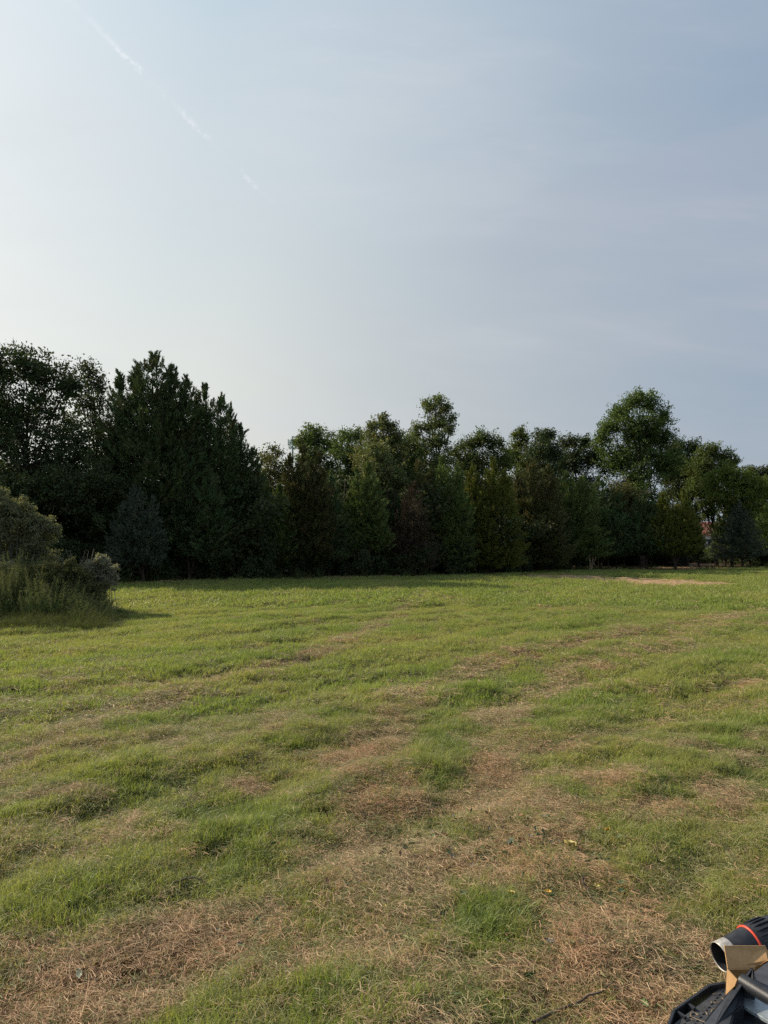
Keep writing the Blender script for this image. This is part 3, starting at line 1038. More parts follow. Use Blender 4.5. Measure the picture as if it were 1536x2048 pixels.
cedar('cedar_tree', 385, 45.5, [(372, 905, 62, 1100), (420, 940, 50, 1110)], 'cedar_dark', 'shorter dark cedar in front of the double-pointed cedar', size=.18, tr=.12)
tree('young_tree', 546, 57, [(545, 893, 10), (556, 905, 15), (532, 912, 17), (545, 940, 34), (520, 965, 34), (560, 985, 40), (530, 1030, 42)], 'olive',
     'thin-topped olive tree in the dip right of the stepped cedar', size=.13, gap=.5, tr=.11, dens=.8)
cedar('cedar_tree', 540, 49.5, [(528, 945, 46, 1125), (560, 965, 40, 1120)], 'cedar', 'dark green cedar in front of the thin-topped olive tree', size=.17, tr=.12)
cedar('cedar_tree', 606, 50.5, [(606, 888, 52, 1115), (578, 908, 42, 1110), (636, 905, 42, 1110)], 'cedar_brown',
      'broad brown-green cedar in front of the round oak beside the mast', size=.18, tr=.16)
tree('oak_tree', 632, 78, [(626, 870, 23), (606, 883, 18), (650, 875, 26), (632, 905, 32), (610, 930, 28), (660, 935, 34), (672, 895, 18)], 'oak',
     'round-headed oak behind the brown-green cedar, nearest tree to the mast', size=.17, gap=.5, tr=.25)
tree('oak_tree', 700, 75, [(694, 868, 20), (690, 905, 34), (716, 870, 17), (705, 950, 45), (725, 905, 30)], 'oak', 'low rounded oak between the round-headed oak and the spiky-topped tree', size=.16, gap=.35, tr=.25)
tree('gum_tree', 765, 69, [(764, 833, 10), (768, 848, 13), (746, 848, 12), (787, 850, 11), (742, 868, 18), (785, 872, 20), (762, 885, 32), (735, 912, 30), (790, 905, 32), (765, 950, 48)], 'olive',
     'dark tree with three small points on its crown, left of the tall slim tree', size=.16, gap=.3, tr=.24)
tree('oak_tree', 816, 73, [(812, 888, 20), (822, 915, 28), (798, 945, 38), (835, 950, 35)], 'oak', 'low oak filling the notch left of the tall slim tree', size=.16, tr=.2)
tree('poplar_tree', 876, 75, [(875, 797, 13), (862, 815, 13), (892, 812, 14), (852, 806, 7), (878, 838, 25), (900, 858, 13), (855, 852, 13), (876, 880, 24), (905, 835, 8), (835, 852, 9), (828, 870, 16), (842, 895, 26), (880, 925, 34)],
     'pale', 'tall slim poplar standing up alone above the middle of the wood', size=.17, gap=.25, tr=.22)
tree('sycamore_tree', 760, 58, [(752, 905, 30), (768, 935, 32), (792, 958, 26), (745, 950, 30), (775, 985, 34)], 'pale',
     'pale-leaved tree below the three-pointed crown in the middle', size=.15, gap=.3, tr=.16)
cedar('cedar_tree', 660, 51.5, [(662, 950, 44, 1115), (640, 985, 38, 1120)], 'cedar_dark', 'dark cedar between the brown-green cedar and the rounded green cedar', size=.17, tr=.12)
cedar('cedar_tree', 733, 52.5, [(735, 917, 38, 1085), (712, 935, 32, 1090), (700, 975, 30, 1100), (755, 965, 30, 1090)], 'cedar',
      'rounded green cedar in front of the pale-leaved tree', size=.16, tr=.13)
cedar('dead_cedar', 828, 54, [(828, 962, 44, 1140), (808, 1005, 36, 1140)], 'dead', 'dying brown cedar with bare twigs, in the dark gap at mid wood', size=.14, sparse=.55, tr=.12, bare=26)
cedar('cedar_tree', 768, 57, [(790, 985, 40, 1100), (762, 1010, 34, 1110)], 'cedar_dark', 'dark cedar just behind and left of the dying brown cedar', size=.17, tr=.12)
cedar('cedar_tree', 850, 58, [(838, 915, 40, 1080), (862, 935, 34, 1080)], 'cedar_brown', 'olive-brown cedar rising behind the dying brown cedar', size=.18, tr=.13)
cedar('cedar_tree', 898, 58, [(886, 904, 42, 1125), (915, 925, 38, 1130), (880, 970, 36, 1120)], 'cedar', 'green cedar right of the dying brown cedar, below the tall slim poplar', size=.18, tr=.15)
tree('oak_tree', 965, 77, [(964, 876, 21), (944, 885, 16), (988, 884, 19), (960, 920, 38), (1002, 918, 28), (926, 890, 13), (928, 922, 30), (908, 905, 14)], 'oak', 'broad low oak right behind the tall slim poplar', size=.16, gap=.3, tr=.25)
cedar('cedar_tree', 972, 60, [(985, 912, 40, 1135), (945, 925, 42, 1135), (1010, 938, 36, 1135), (965, 985, 60, 1138)], 'cedar_yellow',
      'yellow-green dense cedar reaching to the grass at the left end of the tilled strip', size=.18, tr=.17, dens=1.15)
tree('oak_tree', 1042, 86, [(1042, 858, 10), (1033, 868, 8), (1050, 872, 10), (1040, 885, 15), (1030, 908, 28), (1050, 930, 30)], 'oak', 'small-topped oak poking up left of the two low oaks', size=.17, gap=.3, tr=.2)
tree('oak_tree', 1088, 83, [(1086, 871, 17), (1102, 868, 12), (1076, 900, 30), (1105, 900, 25), (1085, 940, 35)], 'oak_dark', 'dark low oak, second left of the great domed oak', size=.17, gap=.2, tr=.22)
tree('oak_tree', 1155, 89, [(1150, 881, 15), (1172, 884, 16), (1130, 884, 14), (1150, 915, 36), (1188, 912, 24), (1120, 925, 25)], 'oak_dark', 'flat-topped oak directly left of the great domed oak', size=.18, gap=.35, tr=.25)
cedar('cedar_tree', 1062, 67, [(1062, 916, 50, 1125), (1098, 928, 40, 1130), (1035, 945, 34, 1130)], 'cedar_brown', 'wide brown-green cedar right of the dense yellow-green cedar', size=.2, tr=.17)
cedar('cedar_tree', 1140, 73, [(1132, 940, 56, 1130), (1165, 952, 50, 1130), (1112, 975, 44, 1130)], 'cedar', 'green cedar behind the dry corn stalks', size=.2, tr=.15)
cedar('cedar_tree', 1200, 75, [(1196, 955, 52, 1125), (1224, 975, 48, 1125)], 'cedar_dark', 'dark cedar under the left side of the great domed oak', size=.19, tr=.14)
tree('oak_tree', 1285, 85, [(1270, 800, 21), (1298, 803, 24), (1324, 830, 22), (1242, 822, 22), (1216, 850, 22), (1205, 876, 18), (1260, 850, 38), (1308, 858, 34), (1328, 875, 20), (1290, 900, 48),
     (1230, 912, 42), (1330, 925, 34), (1270, 960, 50)], 'oak', 'great domed oak, the tallest tree in the right half', size=.18, gap=.45, tr=.38)
tree('small_tree', 1248, 76, [(1240, 985, 30), (1272, 995, 26), (1215, 1015, 30), (1255, 1040, 42), (1225, 1070, 36)], 'olive', 'low olive tree in front of the great domed oak', size=.15, gap=.1, tr=.12)
tree('oak_tree', 1372, 96, [(1362, 888, 18), (1386, 892, 16), (1350, 905, 24), (1380, 925, 34), (1345, 945, 30), (1394, 952, 26), (1355, 975, 30), (1388, 985, 20)], 'oak_dark', 'low dark oak just right of the great domed oak', size=.18, tr=.25)
tree('oak_tree', 1432, 91, [(1430, 900, 17), (1414, 903, 17), (1456, 910, 16), (1474, 922, 9), (1440, 928, 30), (1402, 930, 28), (1450, 935, 18), (1412, 962, 26), (1392, 972, 22), (1420, 990, 22), (1402, 1012, 16), (1424, 1020, 16), (1412, 1030, 10), (1400, 1038, 8), (1428, 1050, 9)], 'oak', 'rounded oak behind the bright yellow-green tree', size=.17, gap=.35, tr=.25)
tree('oak_tree', 1520, 112, [(1500, 942, 12), (1525, 946, 14), (1512, 962, 24), (1543, 944, 17), (1575, 940, 22), (1600, 955, 30), (1540, 975, 25)], 'oak_dark', 'farthest low oak at the right end of the skyline', size=.2, gap=.2, tr=.25)
tree('walnut_tree', 1462, 82, [(1450, 945, 24), (1480, 955, 26), (1425, 962, 22), (1500, 966, 26), (1530, 975, 28), (1462, 988, 36), (1502, 1005, 40), (1428, 995, 20), (1470, 1020, 22)], 'bright',
     'bright yellow-green leafy tree above the gap that shows the house', size=.16, gap=.15, tr=.16)
cedar('cedar_tree', 1292, 74, [(1285, 985, 46, 1120), (1304, 1005, 42, 1120)], 'cedar_dark', 'dark cedar just left of the bright twin cedar', size=.18, tr=.12)
cedar('cedar_tree', 1350, 73, [(1326, 982, 34, 1112), (1366, 977, 34, 1118), (1386, 1018, 20, 1112), (1345, 1040, 42, 1118)], 'cedar_yellow',
      'bright green cedar with twin points, left of the gap that shows the house', size=.19, tr=.13, dens=1.1)
cedar('cedar_tree', 1449, 88, [(1450, 1015, 26, 1122), (1437, 1028, 17, 1124)], 'cedar_dark', 'dark cedar between the gap that shows the house and the small spruce', size=.18, tr=.12)
cedar('cedar_tree', 1395, 84, [(1391, 1004, 15, 1122), (1376, 985, 22, 1118)], 'cedar_dark', 'dark narrow cedar just behind the right point of the bright twin cedar', size=.18, tr=.12)
cedar('spruce_tree', 1482, 80, [(1480, 1006, 40, 1130)], 'cedar_grey', 'small grey-green conical spruce by itself on the brown ground at the right', size=.18, tr=.1, cat='spruce tree', dens=1.2)
cedar('cedar_tree', 1535, 96, [(1530, 1010, 40, 1110), (1560, 990, 50, 1110)], 'cedar', 'dark green cedar cut by the right edge, behind the small spruce', size=.2, tr=.15)

# ---- slender stems under the left wood
for k, (px, D) in enumerate([(128, 46), (150, 48), (163, 45), (178, 47), (190, 50), (205, 46), (228, 47), (248, 49), (338, 47), (352, 50), (505, 50), (520, 53), (600, 52.5), (704, 53.5), (760, 54), (1076, 72), (1084, 70), (1232, 76)]):
    g = np.random.default_rng(900 + k)
    x = (px - 768) / FPX * D
    base = np.array([x, D, -.05])
    hgt = g.uniform(5, 7)
    ln = wob_line(base, base + np.array([g.normal(0, .5), g.normal(0, .4), hgt]), 12, .05, g)
    tb = [tube(ln, np.linspace(g.uniform(.06, .11), .02, 12), 6)]
    cr = []
    for q in range(7):
        c = ln[g.integers(5, 12)]
        e = c + np.array([g.normal(0, .8), g.normal(0, .8), g.uniform(.2, 1.2)])
        tb.append(tube(wob_line(c, e, 5, .05, g), np.linspace(.02, .006, 5), 4))
        cr.append((e[0], e[1], e[2], .35))
    root = empty('slender_tree', base)
    V, F = join(tb)
    mesh_np('trunk', V - base, F, M['bark'], smooth=True, parent=root)
    V, F, at = crown_leafy(cr, 'oak_dark', base, .1, .5, g)
    mesh_np('crown', V, F, FOL['oak_dark'], at, parent=root)
    tag(root, 'slender dark stem with few leaves standing in the shade under the wood', 'tree', 'slender stems in the shade of the wood')


# ---- the mass of trees behind, one object
def proto_tree(kind, seed):
    g = np.random.default_rng(seed)
    if kind == 'leafy':
        lob = [(g.normal(0, 1.9), g.normal(0, 1.9), g.uniform(2.0, 8.2), g.uniform(1.1, 1.9)) for _ in range(11)]
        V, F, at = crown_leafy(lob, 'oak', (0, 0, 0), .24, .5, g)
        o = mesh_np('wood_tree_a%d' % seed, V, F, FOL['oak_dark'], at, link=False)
    elif kind == 'brush':
        lob = [(g.normal(0, 1.1), g.normal(0, 1.1), g.uniform(.3, 2.4), g.uniform(.6, 1.0)) for _ in range(7)]
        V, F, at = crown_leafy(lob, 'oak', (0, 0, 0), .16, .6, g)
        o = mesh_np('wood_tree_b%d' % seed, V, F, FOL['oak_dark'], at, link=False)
    else:
        tb = []
        for q in range(3):
            b_ = np.array([g.normal(0, 1.2), g.normal(0, 1.2), -.1])
            ln = wob_line(b_, b_ + np.array([g.normal(0, .5), g.normal(0, .5), 7.5]), 8, .08, g)
            tb.append(tube(ln, np.linspace(g.uniform(.08, .2), .04, 8), 6))
        V, F = join(tb)
        o = mesh_np('wood_tree_c%d' % seed, V, F, M['bark'], smooth=True, link=False)
    return o


protos = [proto_tree('leafy', k) for k in range(1, 5)] + [proto_tree('brush', k) for k in range(5, 8)] + [proto_tree('stems', k) for k in range(8, 10)]
wc = proto_collection('wood_masses', protos)
g = np.random.default_rng(44)
pts, idx, scl = [], [], []
gap_a = ((1398 - 768) / FPX, (1432 - 768) / FPX)
for k in range(1500):
    px = g.uniform(-1500, 2900)
    back = g.uniform(3, 34) if px > -150 else g.uniform(2, 30)
    D = float(edge_D(px)) + back
    if px > 1130 and D < 94:
        D = g.uniform(96, 118)
    x = (px - 768) / FPX * D
    if gap_a[0] - 3.4 / D < x / D < gap_a[1] + 3.0 / D:
        continue
    u = g.uniform()
    if u < .40:
        i_, s_ = g.integers(0, 4), g.uniform(.75, 1.0) * (1.0 if px < 1480 else .8)
        if 470 < px < 640 and D < 75:
            s_ *= .85
    elif u < .78:
        i_, s_ = g.integers(4, 7), g.uniform(.8, 1.3)
    else:
        i_, s_ = g.integers(7, 9), g.uniform(.8, 1.1)
    pts.append((x, D, 0))
    idx.append(i_)
    scl.append((s_, s_, s_ * g.uniform(.85, 1.05)))
for k in range(8):
    px = g.uniform(-560, -240)
    D = g.uniform(21, 27)
    pts.append(((px - 768) / FPX * D, D, 0))
    idx.append(g.integers(0, 4))
    s_ = g.uniform(.38, .55)
    scl.append((s_, s_, s_))
for k in range(260):
    px = g.uniform(1050, 2400)
    D = g.uniform(175, 240)
    s_ = g.uniform(.8, 1.25)
    pts.append(((px - 768) / FPX * D, D, -.5))
    idx.append(g.integers(0, 4))
    scl.append((s_ * 1.2, s_ * 1.2, s_))
for k in range(420):
    px = g.uniform(-700, 1700)
    D = float(edge_D(px)) + g.uniform(.3, 4.0)
    if 1120 < px:
        if k % 3:
            continue
        D = g.uniform(96, 112)
    if 1385 < px < 1445:
        continue
    s_ = g.uniform(.25, .8)
    pts.append(((px - 768) / FPX * D, D, 0))
    idx.append(4 + g.integers(0, 3))
    scl.append((s_, s_, s_ * g.uniform(.8, 1.5)))
for k in range(70):
    px = g.uniform(1290, 1480)
    D = g.uniform(116, 132)
    s_ = g.uniform(.5, .9) * (.62 if 1396 < px < 1432 else 1)
    pts.append(((px - 768) / FPX * D, D, 0))
    idx.append(4 + g.integers(0, 3))
    scl.append((s_, s_, s_))
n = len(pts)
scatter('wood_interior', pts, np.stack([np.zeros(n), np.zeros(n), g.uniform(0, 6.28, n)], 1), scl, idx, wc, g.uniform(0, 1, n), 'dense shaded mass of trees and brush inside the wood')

# ---- fallen leaves and dead grass along the foot of the wood
lit_p = [proto('litter_a%d' % k, [blades(60, .8, .12, .3, .05, 0, 0, 2, lying=True, seed=1500 + k, zmax=.10)], M['straw']) for k in range(3)]
lit_p += [proto('litter_b%d' % k, [blades(26, .6, .15, .42, .012, .4, .5, 2, seed=1600 + k)], M['cut']) for k in range(2)]
lc = proto_collection('litter', lit_p)
px = g.uniform(-200, 1750, 5200)
D = edge_D(px) + g.uniform(-.6, 1, 5200) ** 3 * 9 + .3
D = np.where(g.uniform(0, 1, 5200) < .5, edge_D(px) + g.uniform(-1.5, 1.0, 5200), D)
x = (px - 768) / FPX * D
n = len(x)
scatter('woodland_litter', np.stack([x, D, ground_z(x, D)], 1), np.stack([np.zeros(n), np.zeros(n), g.uniform(0, 6.28, n)], 1),
        np.repeat(g.uniform(.5, 1.0, (n, 1)), 3, 1), g.choice([0, 1, 2, 0, 1, 2, 3, 4], n), lc, g.uniform(.3, 1, n), 'brown leaf litter and dead grass along the foot of the wood')

# ------------------------------------------------------------------ weeds and shrubs at the left
shr = [
    ('shrub', 20, 24.0, [(-60, 1010, 48), (-12, 1008, 24), (22, 1012, 20), (45, 1035, 24), (72, 1052, 20), (94, 1058, 12), (28, 1070, 38), (80, 1085, 26), (-30, 1080, 50), (60, 1120, 40), (0, 1130, 45), (108, 1062, 8)],
     'greygreen', 'tall grey-green shrub with wispy seedy tips at the left edge of the field', .05, 3.0, .35),
    ('shrub', 195, 23.0, [(205, 1128, 13), (190, 1145, 20), (216, 1145, 13), (172, 1158, 22), (207, 1172, 15), (222, 1160, 9), (180, 1180, 22)],
     'silver', 'low shrub with silvery white seed heads, rightmost of the weeds at the left', .04, 3.2, .35),
    ('shrub', 140, 22.0, [(150, 1150, 22), (125, 1165, 28), (165, 1185, 26), (100, 1150, 25), (140, 1200, 30), (185, 1200, 18)],
     'olive', 'dark green low bush between the feathery weeds and the silvery shrub', .045, 2.6, .2),
    ('shrub', -10, 22.5, [(-10, 1140, 16), (20, 1137, 10), (-40, 1150, 25), (10, 1155, 18)],
     'silver', 'small pale-flowered shrub among the feathery weeds at the left edge', .035, 2.6, .3),
]
for (nm, px, D, lob, fol, lab, sz, dn, gp) in shr:
    g = np.random.default_rng(int(px + 500))
    bx = (px - 768) / FPX * D
    base = np.array([bx, D, float(ground_z(np.array([bx]), np.array([D]))[0])])
    w = lobes_to_world(lob, D, .6, g)
    root = empty(nm, base)
    kids = []
    for (x, y, z, r) in w:
        for _ in range(16):
            d = unit(g.normal(0, 1, 3) + np.array([0, -.2, .75])) * r * g.uniform(.75, 1.5)
            kids.append((x + d[0], y + d[1], z + d[2], r * g.uniform(.10, .26)))
    V, F, at = crown_leafy([(x, y, z, r * .86) for (x, y, z, r) in w] + [(x, y + r * .7, z, r * .7) for (x, y, z, r) in w] + kids, fol, base, sz, dn, g, gp)
    mesh_np('foliage', V, F, FOL[fol], at, parent=root)
    tb = []
    for (x, y, z, r) in w:
        for _ in range(7):
            e = np.array([x, y, z]) + unit(g.normal(0, 1, 3) + np.array([0, 0, .8])) * r * g.uniform(.7, 1.35)
            s0 = base + np.array([g.normal(0, .35), g.normal(0, .25), -.05])
            if s0[2] < e[2]:
                tb.append(tube(wob_line(s0, e, 7, .03, g), np.linspace(.012, .003, 7), 4))
    V, F = join(tb)
    mesh_np('stem', V - base, F, M['bark_pale'], parent=root)
    tag(root, lab, 'shrub')

g = np.random.default_rng(71)
root = empty('bare_shrub', ((150 - 768) / FPX * 24, 24, 0))
tb = []
for k in range(26):
    e = P(g.uniform(112, 195), g.uniform(1096, 1150), 24 + g.uniform(-.5, .5))
    s0 = np.array(root.location) + np.array([g.normal(0, .3), g.normal(0, .2), 0])
    ln = wob_line(s0, e, 7, .05, g)
    tb.append(tube(ln, np.linspace(.014, .004, 7), 4))
    for _ in range(3):
        tb.append(tube(wob_line(ln[4], ln[4] + g.normal(0, .25, 3) + np.array([.1, 0, .2]), 4, .02, g), np.linspace(.006, .002, 4), 3))
V, F = join(tb)
mesh_np('branch', V - np.array(root.location), F, M['bark_pale'], parent=root)
tag(root, 'tangle of bare pale twigs behind the weeds, left of the silvery shrub', 'shrub')


M['tall_grass'] = leaf_mat('tall_grass', (0.055, 0.085, 0.025), (0.11, 0.135, 0.045), trans=.3, spec=.08, rough=.8, inst=(0.12, 0.11, 0.05))


def weed_proto(seed, h=1.5):
    g = np.random.default_rng(seed)
    Vs, Fs, rs, als, off = [], [], [], [], 0
    for k in range(9):
        a = g.uniform(0, 6.28)
        b_ = np.array([g.normal(0, .10), g.normal(0, .10), 0])
        L_ = h * g.uniform(.6, 1.1)
        e = b_ + np.array([math.cos(a) * .22 * L_, math.sin(a) * .22 * L_, L_])
        nl = 110
        t = g.uniform(.12, 1, nl)
        C = b_ + (e - b_) * t[:, None]
        A = unit(g.normal(0, .55, (nl, 3)) + np.array([0, 0, .9]))
        ll = .16 * (1.15 - t * .7) * g.uniform(.6, 1.3, nl)
        C = C + A * (ll * .5)[:, None]
        V, F = leaf_quads(C, A, ll, np.full(nl, .007), g)
        Vs.append(V); Fs.append(F + off); off += len(V)
        rs.append(np.repeat(g.uniform(0, 1, nl), 4)); als.append(np.repeat(t, 4))
        V, F = tube(wob_line(b_, e, 5, .01, g), np.linspace(.006, .002, 5), 3)
        Vs.append(V); Fs.append(F + off); off += len(V)
        rs.append(np.full(len(V), .2)); als.append(np.zeros(len(V)))
    return mesh_np('weed_%d' % seed, np.concatenate(Vs), np.concatenate(Fs), FOL['weed'], dict(rnd=np.concatenate(rs), along=np.concatenate(als), clump=np.concatenate(als)), link=False)


tall_g = [proto('tall_%d' % k, [blades(60, .22, .35, .75, .007, .22, .9, 4, seed=1700 + k)], M['tall_grass']) for k in range(5)]
wcol = proto_collection('weeds', tall_g + [weed_proto(k) for k in range(4)])
pts, idx, scl, tn = [], [], [], []
for k in range(420):
    px = g.uniform(-420, 215)
    D = g.uniform(19.4, 23.5)
    top = np.interp(px, [-420, 0, 60, 110, 150, 190, 215], [1.9, 1.75, 1.85, 1.45, 1.15, .85, .5])
    pts.append(((px - 768) / FPX * D, D, 0))
    idx.append(5 + g.integers(0, 4))
    sc_ = top / 1.5 * g.uniform(.75, 1.1) * np.interp(D, [19.6, 21], [.6, 1])
    scl.append((.9, .9, sc_))
    tn.append(g.uniform(0, 1))
for k in range(1500):
    px = g.uniform(-450, 262)
    D = g.uniform(17.0, 23.5) - max(0, px - 60) * .003
    f = np.clip((D - 16.8) / 2.2, .15, 1) * np.clip((272 - px) / 70, .15, 1)
    pts.append(((px - 768) / FPX * D, D, 0))
    idx.append(g.integers(0, 5))
    scl.append((1, 1, f * g.uniform(.28, .85)))
    tn.append(g.uniform(0, 1))
n = len(pts)
pts = np.array(pts)
pts[:, 2] = ground_z(pts[:, 0], pts[:, 1])
scatter('tall_weeds', pts, np.stack([g.normal(0, .08, n), g.normal(.08, .08, n), g.uniform(0, 6.28, n)], 1), scl, idx, wcol, tn, 'tall feathery green weeds and long grass at the left edge of the field')


pts, idx, scl = [], [], []
for k in range(520):
    px = g.uniform(150, 1536)
    e_ = float(edge_D(px))
    if fbm(np.array([px / 37.]), np.array([3.3]), 7, 2)[0] < .42:
        continue
    D = e_ + g.uniform(-1.6, 1.2)
    pts.append(((px - 768) / FPX * D, D, 0))
    idx.append(g.choice([0, 1, 2, 3, 4, 5, 7]))
    q = g.uniform(.35, 1.15) * (.6 if idx[-1] > 4 else 1)
    scl.append((1.1, 1.1, q))
n = len(pts)
scatter('edge_weeds', pts, np.stack([g.normal(0, .12, n), g.normal(.05, .12, n), g.uniform(0, 6.28, n)], 1), scl, idx, wcol, g.uniform(0, 1, n), 'uneven fringe of unmown grass and weeds at the foot of the wood')

# ------------------------------------------------------------------ simple solid helpers
def simple(name, c1, c2=None, rough=.6, scale=30, metal=0.0, bump=0.0, spec=.4):
    m, nt, out = new_mat(name)
    if c2:
        f = nt.noise(nt.add('ShaderNodeNewGeometry').outputs['Position'], scale, 5, .65)
        c = nt.mix(nt.rng(f, .3, .7), c1, c2)
    else:
        c = c1
    b = principled(nt, out, c, rough)
    b.inputs['Metallic'].default_value = metal
    b.inputs['Specular IOR Level'].default_value = spec
    if bump:
        bp = nt.add('ShaderNodeBump')
        bp.inputs['Strength'].default_value = bump
        bp.inputs['Distance'].default_value = .002
        nt.link(nt.noise(nt.add('ShaderNodeNewGeometry').outputs['Position'], scale * 12, 3, .6), bp.inputs['Height'])
        nt.link(bp.outputs[0], b.inputs['Normal'])
    return m


M['plastic'] = simple('black_plastic', (0.013, 0.014, 0.018), (0.028, 0.030, 0.036), .42, 40, bump=.25)
M['plastic_grey'] = simple('charcoal_plastic', (0.045, 0.050, 0.062), (0.068, 0.074, 0.088), .55, 25, bump=.3)
M['tread'] = simple('tread_plastic', (0.030, 0.032, 0.036), (0.060, 0.062, 0.066), .6, 30, bump=.3)
M['tyre'] = simple('tyre_rubber', (0.012, 0.012, 0.012), (0.03, 0.028, 0.025), .9, 20)
M['steel'] = simple('brushed_steel', (0.40, 0.46, 0.50), (0.55, 0.62, 0.66), .38, 60, metal=.6)
M['nozzle'] = simple('nozzle_metal', (0.30, 0.285, 0.26), (0.5, 0.48, 0.45), .45, 80, metal=.5)
M['ring'] = simple('orange_red_ring', (0.62, 0.07, 0.035), None, .4)
M['card'] = simple('cardboard', (0.42, 0.255, 0.12), (0.50, 0.31, 0.15), .85, 60, bump=.3, spec=.15)


def prism(name, pix, z, th, mat, parent, bevel=0.0):
    """plate whose outline, seen from the photograph's place, is pix, lying level at height z (z may be one per corner)"""
    zz = z if isinstance(z, (list, tuple)) else [z] * len(pix)
    T = [G(a, b, q) for (a, b), q in zip(pix, zz)]
    o0 = np.array(parent.location) if parent else np.zeros(3)
    V = [t - o0 for t in T] + [t - o0 - np.array([0, 0, th]) for t in T]
    n = len(T)
    F = [list(range(n)), list(range(2 * n - 1, n - 1, -1))] + [[i, i + n, (i + 1) % n + n, (i + 1) % n] for i in range(n)]
    o = mesh_py(name, V, F, mat, parent)
    import bmesh
    bm = bmesh.new()
    bm.from_mesh(o.data)
    bmesh.ops.recalc_face_normals(bm, faces=bm.faces)
    if bevel:
        bmesh.ops.bevel(bm, geom=list(bm.edges), offset=bevel, segments=2, affect='EDGES', clamp_overlap=True)
    bm.to_mesh(o.data)
    bm.free()
    return o


def lathe(name, prof, p0, axis, mat, parent, sides=40, smooth=True):
    """prof: (distance along axis, radius)"""
    ax = unit(np.array(axis, float))
    u = unit(np.cross(ax, [0, 0, 1.]))
    v = np.cross(ax, u)
    th = np.linspace(0, 2 * np.pi, sides, endpoint=False)
    V = []
    for (d, r) in prof:
        V.append(p0 + ax * d + r * (u * np.cos(th)[:, None] + v * np.sin(th)[:, None]))
    V = np.concatenate(V)
    n = len(prof)
    i, j = np.meshgrid(np.arange(n - 1), np.arange(sides), indexing='ij')
    jn = (j + 1) % sides
    F = np.stack([i * sides + j, (i + 1) * sides + j, (i + 1) * sides + jn, i * sides + jn], -1).reshape(-1, 4)
    return mesh_np(name, V - np.array(parent.location), F, mat, smooth=smooth, parent=parent)


# ------------------------------------------------------------------ vehicle corner at the lower right
vx = np.array([1.75, 1.75, 0.0])
veh = empty('utility_vehicle', vx)
tag(veh, 'black plastic corner of a utility vehicle with ribbed step, cut by the lower right corner', 'utility vehicle')
ZS = .70
outer = [(1322, 2085), (1334, 2048), (1345, 2018), (1417, 1967), (1450, 1962)]
inner = [(1452, 1967), (1421, 1972), (1351, 2021), (1341, 2048), (1330, 2085)]
prism('step_rim', outer + inner, ZS + .012, .05, M['plastic'], veh, .0015)
prism('step_recess', [(1330, 2085), (1341, 2048), (1351, 2021), (1421, 1972), (1452, 1967), (1460, 1980), (1390, 2030), (1350, 2085)], ZS - .05, .01, M['plastic'], veh)
prism('rib', [(1349, 2020), (1352, 2018), (1373, 2032), (1369, 2034)], ZS + .008, .045, M['plastic'], veh)
prism('rib', [(1371, 2004), (1374, 2002), (1391, 2014), (1387, 2017)], ZS + .008, .045, M['plastic'], veh)
tread_out = [(1320, 2075), (1349, 2046), (1388, 2015), (1443, 1972), (1462, 1966), (1452, 1992), (1405, 2050), (1385, 2085)]
tp = prism('tread_plate', tread_out, ZS, .02, M['tread'], veh, .0015)


def inside(p, poly):
    c = False
    n = len(poly)
    for i in range(n):
        a, b = poly[i], poly[(i + 1) % n]
        if (a[1] > p[1]) != (b[1] > p[1]) and p[0] < (b[0] - a[0]) * (p[1] - a[1]) / (b[1] - a[1]) + a[0]:
            c = not c
    return c


tw = [G(a, b, ZS)[:2] for a, b in tread_out]
V, F = [], []
xs = [q[0] for q in tw]
ys = [q[1] for q in tw]
k = 0
xx = min(xs)
while xx < max(xs):
    yy = min(ys)
    j = 0
    while yy < max(ys):
        a = R(35) if (k + j) % 2 else R(125)
        c, s_ = math.cos(a), math.sin(a)
        q = [(-.0085, 0), (0, -.0019), (.0085, 0), (0, .0019)]
        pts4 = [(xx + u * c - v * s_, yy + u * s_ + v * c) for u, v in q]
        if all(inside((p[0] + dx, p[1] + dy), tw) for p in pts4 for dx in (-.006, .006) for dy in (-.006, .006)):
            b0 = len(V)
            V += [np.array([p[0], p[1], ZS - .001]) - vx for p in pts4] + [np.array([(p[0] - xx) * .6 + xx, (p[1] - yy) * .6 + yy, ZS + .0025]) - vx for p in pts4]
            F += [[b0 + 4, b0 + 5, b0 + 6, b0 + 7]] + [[b0 + i, b0 + (i + 1) % 4, b0 + 4 + (i + 1) % 4, b0 + 4 + i] for i in range(4)]
        yy += .0145
        j += 1
    xx += .0145
    k += 1
bars = mesh_py('tread_bars', [v for v in V], F, M['tread'], tp)
bars['kind'] = 'stuff'
prism('side_panel', [(1404, 2052), (1451, 1993), (1470, 1967), (1500, 1945), (1495, 1990), (1450, 2085), (1385, 2085)], ZS + .012, .03, M['plastic_grey'], veh, .001)
prism('bracket', [(1418, 2085), (1429, 2048), (1449, 2003), (1499, 1935), (1505, 1932), (1508, 1936), (1509, 1963), (1489, 1976), (1486, 2010), (1470, 2022), (1462, 2050), (1455, 2085)],
      [.775, .78, .795, .835, .835, .835, .825, .80, .79, .785, .785, .78], .11, M['plastic'], veh, .004)
tb = [tube(np.stack([G(1484, 1962, .815), G(1520, 1984, .815), G(1640, 2056, .815)]), np.array([.019, .019, .019]), 14)]
V, F = join(tb)
mesh_np('cross_bar', V - vx, F, M['plastic'], smooth=True, parent=veh)
prism('steel_panel', [(1486, 1974), (1640, 2052), (1640, 2105), (1485, 2010)], .775, .01, M['steel'], veh, .001)
prism('lower_panel', [(1461, 2052), (1482, 2018), (1500, 2016), (1640, 2090), (1640, 2150), (1455, 2100)], .735, .03, M['plastic_grey'], veh, .001)
